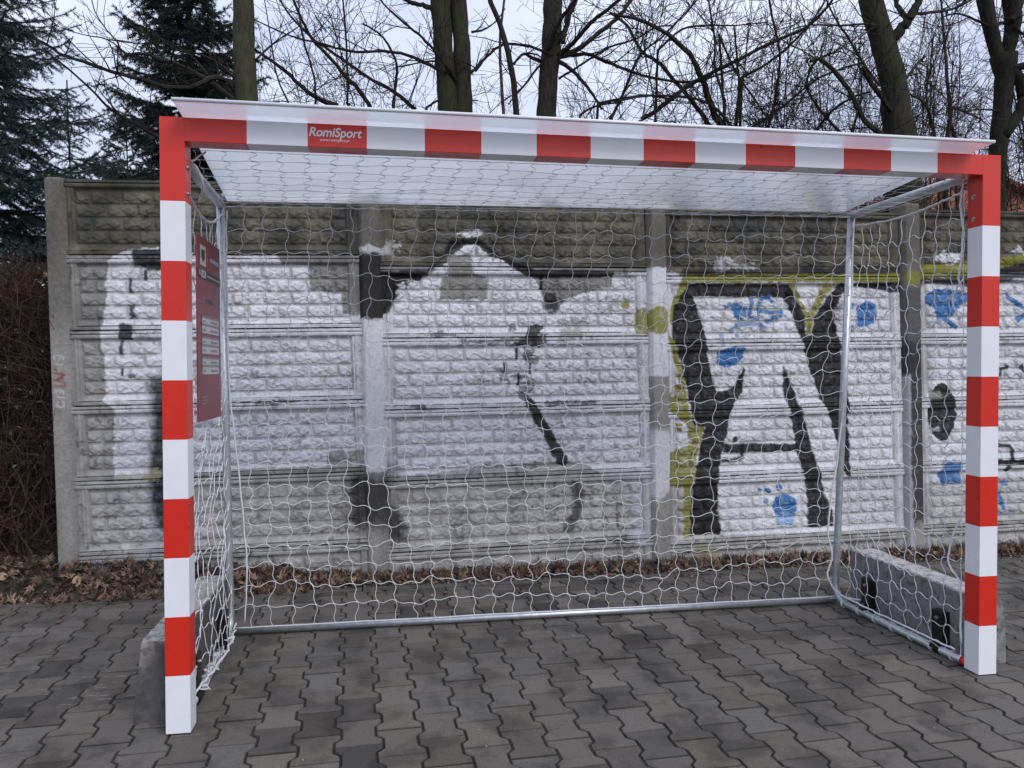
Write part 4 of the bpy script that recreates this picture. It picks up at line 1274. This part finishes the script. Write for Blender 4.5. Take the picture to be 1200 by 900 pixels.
# --- straight trunk right of centre
T = tree('bare_tree', 'bare tree with one straight trunk and fanning limbs above the roof centre', 642, 7.8)
tb = MB(); cb = MB()
trunk(tb, [(648, -60), (648, 0), (646, 60), (642, 100), (640, 132), (639, 220)], [20, 22, 23, 23, 23, 25], 7.8)
tb.build('trunk', MAT_BARK_DARK, T, True)
for pts, w0, w1, d1 in (([(654,64),(668,54),(684,36),(700,20),(722,3),(735,-10)], 6, 3.5, 7.2),
                        ([(652,66),(676,58),(698,42),(722,22),(738,2),(745,-10)], 7, 4, 8.3),
                        ([(640,68),(646,48),(655,26),(668,8),(680,-8)], 6, 4.5, 7.4),
                        ([(658,50),(664,28),(672,6),(678,-10)], 8, 6, 7.9),
                        ([(634,72),(622,67),(614,63),(606,70),(600,76)], 4.5, 2, 7.5),
                        ([(652,68),(668,65),(690,64),(710,72),(735,82),(760,90),(790,95),(815,96),(840,88),(865,80)], 5, 2, 7.4),
                        ([(655,72),(670,82),(685,98),(698,116),(705,128)], 5, 3, 7.6),
                        ([(655,92),(668,84),(690,70),(715,55),(745,46),(768,32),(790,30)], 3, 1.5, 7.2),
                        ([(638,72),(628,82),(616,98),(604,112),(596,122)], 3.4, 1.8, 7.6),
                        ([(652,66),(640,62),(620,54),(600,52)], 4, 2.4, 7.5)):
    out, rr = limb(cb, pts, w0, w1, 7.75, d1)
    twigs(cb, out, rr, 9, .5, 1, .9)
up_crown(cb, at(648, -55, 7.8), 7.8, 5, 1.8, .035)
cb.build('crown', MAT_TWIG, T)

# --- leaning thick tree to the right
T = tree('bare_tree', 'thick dark leaning tree with a broken side limb near the right roof end', 1060, 7.4)
tb = MB(); cb = MB()
trunk(tb, [(1012, -60), (1020, 0), (1030, 30), (1037, 55), (1043, 80), (1048, 102), (1054, 159), (1058, 230)], [26, 26, 27, 28, 28, 30, 37, 42], 7.4)
tb.build('trunk', MAT_BARK_DARK, T, True)
for pts, w0, w1, d1 in (([(1046,48),(1056,34),(1066,22),(1074,8),(1080,-12)], 12, 9, 7.2),
                        ([(1064,24),(1056,14),(1050,2),(1048,-10)], 7, 5, 7.5),
                        ([(1042,162),(1026,152),(1012,140),(1004,124),(994,104),(982,88),(970,76),(958,68),(950,72)], 7, 4, 6.9),
                        ([(1050,136),(1036,118),(1026,104),(1018,92),(1012,78)], 7, 5.5, 7.0),
                        ([(1060,95),(1068,84),(1076,74),(1084,66)], 4, 3, 7.6),
                        ([(1076,16),(1096,14),(1115,11),(1135,2),(1150,-8)], 4, 2, 7.8),
                        ([(1046,34),(1030,30),(1010,28),(985,30),(950,29),(930,34)], 3, 1.4, 7.2),
                        ([(1030,100),(1010,72),(995,46),(978,20),(965,-8)], 3, 2, 7.1),
                        ([(1064,110),(1080,118),(1090,135),(1096,160)], 3, 2, 7.8)):
    out, rr = limb(cb, pts, w0, w1, 7.35, d1)
    twigs(cb, out, rr, 9, .5, 1, .9)
up_crown(cb, at(1012, -55, 7.4), 7.4, 4, 1.8, .035)
cb.build('crown', MAT_BARK_DARK, T)

# --- forked tree at the right edge
T = tree('bare_tree', 'forked dark tree behind the right goal post and the fence', 1170, 8.0)
tb = MB(); cb = MB()
trunk(tb, [(1176, 66), (1178, 90), (1176, 114), (1172, 150), (1169, 192), (1166, 240)], [30, 22, 20, 20, 20, 22], 8.0)
trunk(tb, [(1152, -60), (1154, 0), (1160, 30), (1166, 55), (1174, 80)], [20, 18, 16, 15, 15], 8.0, 10, 0, False)
trunk(tb, [(1182, -60), (1185, 0), (1188, 25), (1184, 48), (1178, 74)], [20, 20, 18, 16, 15], 8.05, 10, 0, False)
trunk(tb, [(1200, 116), (1198, 100), (1194, 92), (1184, 80)], [13, 13, 13, 12], 7.95, 10, 0, False)
trunk(tb, [(1200, 116), (1196, 130), (1186, 145), (1176, 160)], [13, 13, 13, 12], 7.95, 10, 0, False)
tb.build('trunk', MAT_BARK_BLACK, T, True)
for pts, w0, w1, d1 in (([(1184,82),(1196,78),(1212,74),(1235,60)], 9, 6, 7.8), ([(1162,34),(1172,28),(1182,26)], 5, 4, 8.1),
                        ([(1158,30),(1140,22),(1122,16),(1105,20)], 3, 1.5, 7.6), ([(1172,130),(1150,128),(1130,130),(1110,126)], 2.4, 1.2, 7.7),
                        ([(1188,30),(1200,40),(1220,40)], 3, 2, 8.2), ([(1186,24),(1196,8),(1204,-10)], 7, 5, 8.2)):
    out, rr = limb(cb, pts, w0, w1, 7.95, d1)
    twigs(cb, out, rr, 9, .5, 1, .9)
up_crown(cb, at(1152, -55, 8), 8, 3, 1.7, .03); up_crown(cb, at(1182, -55, 8), 8, 3, 1.7, .03)
cb.build('crown', MAT_TWIG, T)

# --- bushy tangles between the trunks
def bush(label, base_px, d, stems, name='bare_bush', mat=MAT_TWIG, per=9, tl=.6, extra=0, ext_w=60, ext_h=150, lev=1, dens=1.):
    T_ = tree(name, label, base_px, d, 'leafless bushes behind the fence', 'bush')
    b_ = MB()
    for pts, w0, w1, dd in stems:
        x, y = pts[0]
        foot = at(x * .6 + base_px * .4, 433, d); foot[2] = 0
        # hidden lower stem from the ground to where it rises above the roof
        p0 = at(x, y, d)
        side_ = trg.normal(0, .10, 3)
        b_.tube([foot + (p0 - foot) * t + side_ * math.sin(PI * t) + trg.normal(0, .008, 3) for t in np.linspace(0, 1, 9)], [w0 * (1.3 - .3 * t) / 1811 * d for t in np.linspace(0, 1, 9)], 5, 0, False)
        out, rr = limb(b_, pts, w0, w1, d, d + dd, 5)
        twigs(b_, out, rr, per, tl, lev, dens, 0, .006)
    g0 = at(base_px, 433, d); g0[2] = 0
    for _ in range(extra):
        tx = base_px + trg.normal(0, ext_w); ty = 150 - abs(trg.normal(0, ext_h * .55))
        q = at(tx, ty, d + trg.normal(0, .7)); p0 = g0 + np.array([trg.normal(0, .5), trg.normal(0, .4), 0])
        m1 = p0 * .6 + q * .4 + trg.normal(0, .12, 3); m2 = p0 * .25 + q * .75 + trg.normal(0, .12, 3)
        r0 = trg.uniform(.005, .013)
        cv = [(1-t)**3 * p0 + 3*t*(1-t)**2 * m1 + 3*t*t*(1-t) * m2 + t**3 * q + trg.normal(0, .006, 3) for t in np.linspace(0, 1, 13)]
        b_.tube(cv, [r0 * (1 - .65 * t) for t in np.linspace(0, 1, 13)], 5, 0, False)
        fine = cv[4:]
        twigs(b_, fine, [r0 * .6] * 9, per, tl, lev, dens, 0, .005)
    b_.build('branches', mat, T_)
    return T_
bush('leafless bush with two long slanting limbs between the olive trunk and the twin trunk', 400, 8.4,
     [([(434,126),(420,104),(405,90),(385,66),(366,46),(354,24),(343,-2)], 6, 3, -.6),
      ([(486,128),(462,108),(430,90),(405,72),(380,55),(365,44),(340,18),(325,-5)], 5, 2, .3),
      ([(395,124),(370,114),(350,98),(330,80),(305,62),(296,56)], 6.5, 3, -.3),
      ([(407,122),(407,90),(406,50),(403,10),(400,-10)], 3, 2, .2),
      ([(461,124),(464,95),(465,75),(455,52),(442,38),(425,28)], 4, 2, .5),
      ([(370,118),(368,90),(360,62),(352,30),(350,-5)], 3, 1.5, .8),
      ([(338,120),(325,90),(318,50),(310,0)], 2.4, 1.2, .4)], extra=13, ext_w=55, per=9)
bush('dense leafless bush left of the dark slender sapling, reaching only the lower sky', 470, 9.6, [([(500,126),(520,116),(560,118)], 3, 1.5, .4)], extra=9, ext_w=70, ext_h=60, per=8)
bush('arching leafless thicket with drooping limbs right of the straight trunk', 800, 7.6,
     [([(846,150),(836,130),(825,100),(812,70),(792,48),(772,34),(745,22),(722,18)], 9, 3, -.4),
      ([(832,148),(815,124),(795,100),(775,76),(752,60),(735,30),(715,15)], 6, 3, .4),
      ([(752,140),(775,125),(805,102),(832,86),(858,74),(900,52),(945,32),(968,10),(980,-8)], 6, 3, -.6),
      ([(716,138),(730,110),(742,80),(752,62),(775,44),(800,18),(822,-5)], 4, 2, .6),
      ([(858,150),(840,128),(815,116),(780,112),(745,114),(720,120)], 4, 2, -.5),
      ([(850,120),(838,80),(838,50),(832,10),(828,-10)], 3.5, 2, .7),
      ([(700,122),(726,116),(760,112),(790,118)], 3.5, 2, .2),
      ([(770,60),(800,34),(832,30),(862,30),(900,26)], 3, 1.5, .1)], extra=16, ext_w=70, per=10, dens=1.0)
bush('wide leafless thicket of crossing grey limbs before the leaning tree', 930, 8.2,
     [([(900,150),(908,120),(912,90),(914,60),(905,20),(900,-10)], 4, 2.5, .3),
      ([(955,155),(975,130),(1000,114),(1020,108)], 4, 2, -.4),
      ([(985,156),(962,130),(945,100),(958,70),(985,60)], 4, 2, .5),
      ([(862,150),(866,110),(864,70),(860,30)], 4, 2, -.3),
      ([(880,150),(910,130),(950,98),(975,84),(1010,74)], 3.5, 2, .4),
      ([(870,90),(900,74),(935,44),(960,12),(970,-8)], 3.5, 2, .2),
      ([(842,40),(860,80),(880,110),(900,140)], 3, 2, -.2)], extra=24, ext_w=60, per=10, dens=1.0)
bush('upright leafless bush with thin reddish shoots between the leaning and forked trees', 1112, 8.6,
     [([(1109,165),(1114,130),(1110,100),(1108,60),(1104,20),(1102,-10)], 5, 2.5, .2),
      ([(1118,160),(1112,128),(1128,130),(1150,140)], 4, 2, .3),
      ([(1096,164),(1086,120),(1090,80),(1094,40)], 3, 1.5, -.3)], extra=20, ext_w=34, per=10, mat=MAT_TWIG_BROWN)
bush('low leafless bush at the right edge behind the end of the fence', 1230, 8.8, [([(1220,200),(1200,150),(1190,100)], 3, 1.5, .3)], extra=18, ext_w=40, ext_h=120, per=10)
bush('far leafless bush filling the sky low behind the straight trunk', 690, 10.5, [([(680,134),(700,124),(730,120)], 3, 1.5, .2)], extra=12, ext_w=75, ext_h=80, per=8)
bush('far grey leafless bush standing behind the leaning tree', 1010, 10.8, [([(1000,150),(1010,110),(1005,60)], 3, 1.5, .2)], extra=24, ext_w=75, ext_h=130, per=10)

# --- spruces
def spruce(label, px, d, z_tip, z_low, R0, mat, seed, whorl=.17, per=5, nlen=.018, trunk_r=.06, droop=.25, side_k=1., expo=.85):
    rg = np.random.RandomState(seed)
    g0 = at(px, 433, d)
    T_ = thing('spruce', label, 'tree', (g0[0], g0[1], 0))
    tb_ = MB(); x0, y0 = g0[0], g0[1]
    zz = np.linspace(-.05, z_tip, 16)
    tb_.tube([(x0 + .01 * math.sin(z * 3), y0 + .01 * math.cos(z * 2), z) for z in zz], [max(.006, trunk_r * (1 - max(0, z) / z_tip)) for z in zz], 8)
    tb_.build('trunk', MAT_BARK_DARK, T_, True)
    wb = MB(); NB = []; ND = []
    z = z_low
    while z < z_tip - .08:
        fr = (z - z_low) / (z_tip - z_low)
        L0 = R0 * (1 - fr) ** expo + .08
        for k in range(per):
            az = rg.uniform(0, 2 * PI); L = L0 * rg.uniform(.65, 1.12)
            rad = np.array([math.cos(az), math.sin(az), 0]); sid = np.array([-rad[1], rad[0], 0])
            n = max(4, int(L / .07)); pts = []
            for i in range(n + 1):
                t = i / n
                h = .28 * L * t * (1 - fr) * .6 - droop * L * math.sin(PI * .5 * t) * (1.1 - fr) + .10 * L * t ** 4 + .35 * L * t * fr
                pts.append(np.array([x0, y0, z + rg.normal(0, .004)]) + rad * (L * t) + np.array([0, 0, h]) + sid * rg.normal(0, .006))
            wb.tube(pts, [max(.003, .011 * L * (1 - .8 * i / n)) for i in range(n + 1)], 4, 0, False)
            tws = [(pts[int(n * .3):], None)]
            m_ = max(3, int(L / .055 * side_k))
            for q in range(m_):
                t = .12 + .86 * (q + rg.rand()) / m_
                i = min(n - 1, int(t * n)); base = pts[i] + (pts[i+1] - pts[i]) * (t * n - i)
                s_ = 1 if q % 2 else -1
                tl = (.32 * L * (1 - t) + .07) * rg.uniform(.7, 1.2)
                dd = unit(rad * .75 + sid * s_ * .8 + np.array([0, 0, -.35 + rg.normal(0, .15)]))
                c_ = base + dd * tl * .5; e_ = base + dd * tl + np.array([0, 0, -.14 * tl])
                wb.tube([base, c_, e_], [.0028, .002, .0012], 3, 0, False)
                tws.append(([base, c_, e_], None))
                if tl > .16:
                    for s2 in (-1, 1):
                        d3 = unit(dd + np.cross(dd, [0, 0, 1]) * s2 * .8 + np.array([0, 0, -.3])); l3 = tl * .42
                        b3 = base + dd * tl * rg.uniform(.3, .6)
                        tws.append(([b3, b3 + d3 * l3], None)); wb.tube([b3, b3 + d3 * l3], [.0018, .001], 3, 0, False)
            for P_, _ in tws:
                for i in range(len(P_) - 1):
                    a_, c2 = P_[i], P_[i+1]; l_ = np.linalg.norm(c2 - a_); td = (c2 - a_) / (l_ + 1e-9)
                    m2 = max(1, int(l_ / .0021))
                    tt_ = rg.rand(m2)[:, None]
                    NB.append(a_ + (c2 - a_) * tt_)
                    rv = rg.normal(0, 1, (m2, 3)); rv -= (rv @ td)[:, None] * td; rv /= np.linalg.norm(rv, axis=1)[:, None] + 1e-9
                    rv[:, 2] += .15
                    ND.append(td * .75 + rv * .8)
        z += whorl * rg.uniform(.7, 1.3)
    wb.build('branches', MAT_BARK_BLACK, T_)
    B_ = np.vstack(NB); D_ = np.vstack(ND); D_ /= np.linalg.norm(D_, axis=1)[:, None]
    n = len(B_)
    ax = np.cross(D_, rg.normal(0, 1, (n, 3))); ax /= np.linalg.norm(ax, axis=1)[:, None] + 1e-9
    ln = nlen * rg.uniform(.7, 1.2, n)[:, None]; w_ = nlen * .085
    V_ = np.stack([B_ - ax * w_, B_ + ax * w_, B_ + D_ * ln + ax * w_ * .3, B_ + D_ * ln - ax * w_ * .3], 1).reshape(-1, 3)
    F_ = np.arange(4 * n).reshape(n, 4)
    raw_mesh('needles', V_, F_, mat, T_, None, False)
    print('spruce', label[:20], n)
spruce('big blue green spruce at the far left edge drooping behind the hedge', -40, 5.9, 6.2, .5, 1.55, MAT_NEEDLE_BLUE, 3, .13, 8, .024, .09, .36)
spruce('young thin spruce with a bare leader behind the fence end', 84, 6.6, 3.70, 1.2, 1.0, MAT_NEEDLE_BLUE, 5, .15, 6, .022, .035, .16, .9, .75)
spruce('tall dense dark spruce behind the olive trunk', 226, 9.2, 7.9, 1.6, 1.38, MAT_NEEDLE, 8, .15, 9, .034, .10, .26, 1.1, .8)
spruce('small dark spruce low between the young spruce and the left goal post', 152, 7.4, 3.7, .8, .95, MAT_NEEDLE, 9, .15, 7, .026, .035, .26)

# ------------------------------------------------------------------ brown hedge left of the fence
H = thing('hedge', 'brown leafless hedge with a few green leaves left of the fence', 'hedge', (-1.9, 2.3, 0))
hb = MB()
for i in range(2600):
    x = trg.uniform(-4.2, -1.10); y = trg.uniform(1.98, 3.1)
    z0 = trg.uniform(0, .3) if i < 500 else trg.uniform(.2, 1.75)
    dz = unit(np.array([trg.normal(0, .5), trg.normal(0, .5), 1. if i < 500 else trg.normal(.3, .5)]))
    L = trg.uniform(.6, 1.3) if i < 500 else trg.uniform(.2, .6)
    p = np.array([x, y, z0]); d = dz; pts = [p]
    for k in range(6):
        d = unit(d + trg.normal(0, .22, 3)); p = p + d * L / 6
        p[2] = min(p[2], 1.86 + .08 * math.sin(x * 7) + .03 * trg.rand()); p[0] = min(p[0], -1.075 - .0 * p[2])
        pts.append(p)
    r0 = trg.uniform(.004, .008) if i < 500 else trg.uniform(.0015, .0035)
    hb.tube(pts, [r0 * (1 - .6 * k / 6) for k in range(7)], 3, 0, False)
for i in range(9000):
    x = trg.uniform(-4.2, -1.10); y = trg.uniform(1.96, 3.1); z = trg.uniform(.05, 1.85)
    d = unit(trg.normal(0, 1, 3) + np.array([0, 0, .4])); L = trg.uniform(.12, .35)
    q = np.array([x, y, z]); e = q + d * L; e[0] = min(e[0], -1.08); e[2] = min(e[2], 1.92)
    hb.tube([q, q * .5 + e * .5 + trg.normal(0, .015, 3), e], [.0030, .0024, .0014], 3, 0, False)
for i in range(5000):
    x = trg.uniform(-4.2, -1.10); y = trg.uniform(2.0, 3.1); z = trg.uniform(1.1, 1.85)
    d = unit(trg.normal(0, 1, 3) + np.array([0, 0, .5])); L = trg.uniform(.10, .30)
    q = np.array([x, y, z]); e = q + d * L; e[0] = min(e[0], -1.08); e[2] = min(e[2], 1.96)
    hb.tube([q, q * .5 + e * .5 + trg.normal(0, .015, 3), e], [.0030, .0024, .0014], 3, 0, False)
hb.build('branches', MAT_HEDGE, H)
b = MB()
for i in range(900):
    x = trg.uniform(-4.0, -1.12); y = trg.uniform(1.97, 3.0); z = trg.uniform(.2, 1.85)
    add_leaf(b, (x, y, z), trg.uniform(.018, .045), trg.normal(0, 1, 3), trg.uniform(0, 6.3), leafcol(), trg.uniform(-.4, .8), 0 if i % 3 else 1)
b.build('dry_leaves', MAT_LEAF, H)
b = MB()
for i in range(260):
    x = trg.uniform(-4.0, -1.12); y = trg.uniform(1.94, 2.5); z = trg.uniform(.15, 1.3)
    add_leaf(b, (x, y, z), trg.uniform(.018, .030), trg.normal(0, 1, 3) + np.array([0, -.6, .5]), trg.uniform(0, 6.3), (1, 1, 1), .2, 1)
b.build('green_leaves', MAT_GREENLEAF, H)

# ------------------------------------------------------------------ house behind
hp = at(1150, 433, 24.0)
hx, hy = hp[0], hp[1]
MAT_WALLH = simple('salmon render', (.36, .16, .12), .9, 0, .15, 2)
MAT_TILE = simple('red roof tile', (.30, .11, .075), .8, 0, .3, 5)
MAT_GLASSH = simple('dark window glass', (.03, .035, .04), .1, 0, .2, 2)
house = thing('house', 'distant salmon pink gabled house glimpsed above the fence at the right', 'house', (hx, hy, 0))
zr = 1.232 + (433 - 203) / 905.75 * 24.0; hw = 4.2; ze = zr - hw * .40
rx = hx - .35
b = MB()
vs = [(rx - hw, hy, 0), (rx + hw, hy, 0), (rx + hw, hy, ze), (rx, hy, zr), (rx - hw, hy, ze)]
vs += [(x, y + 9, z) for x, y, z in vs]
b.add(vs, [(0,1,2,3,4), (9,8,7,6,5), (0,5,6,1), (1,6,7,2), (4,9,5,0)])
b.build('wall', MAT_WALLH, house)
b = MB()
for s_ in (-1, 1):
    e = .4
    p = [(rx, hy - .3, zr + .02), (rx + s_ * (hw + e), hy - .3, ze - e * .40 + .02), (rx + s_ * (hw + e), hy + 9.3, ze - e * .40 + .02), (rx, hy + 9.3, zr + .02)]
    q = [(x, y, z + .14) for x, y, z in p]
    f_ = [(0,1,2,3), (7,6,5,4), (0,4,5,1), (1,5,6,2), (2,6,7,3), (3,7,4,0)]
    b.add(p + q, f_)
b.build('roof', MAT_TILE, house)
for xw in (-1.2, 1.2):
    b = MB(); b.box((rx + xw - .45, hy - .03, 3.6), (rx + xw + .45, hy + .05, 4.9), 0, .01)
    wn = b.build('window', MAT_PROFILE, house)
    b = MB(); b.box((rx + xw - .38, hy - .034, 3.67), (rx + xw + .38, hy - .031, 4.83)); b.build('pane', MAT_GLASSH, wn)
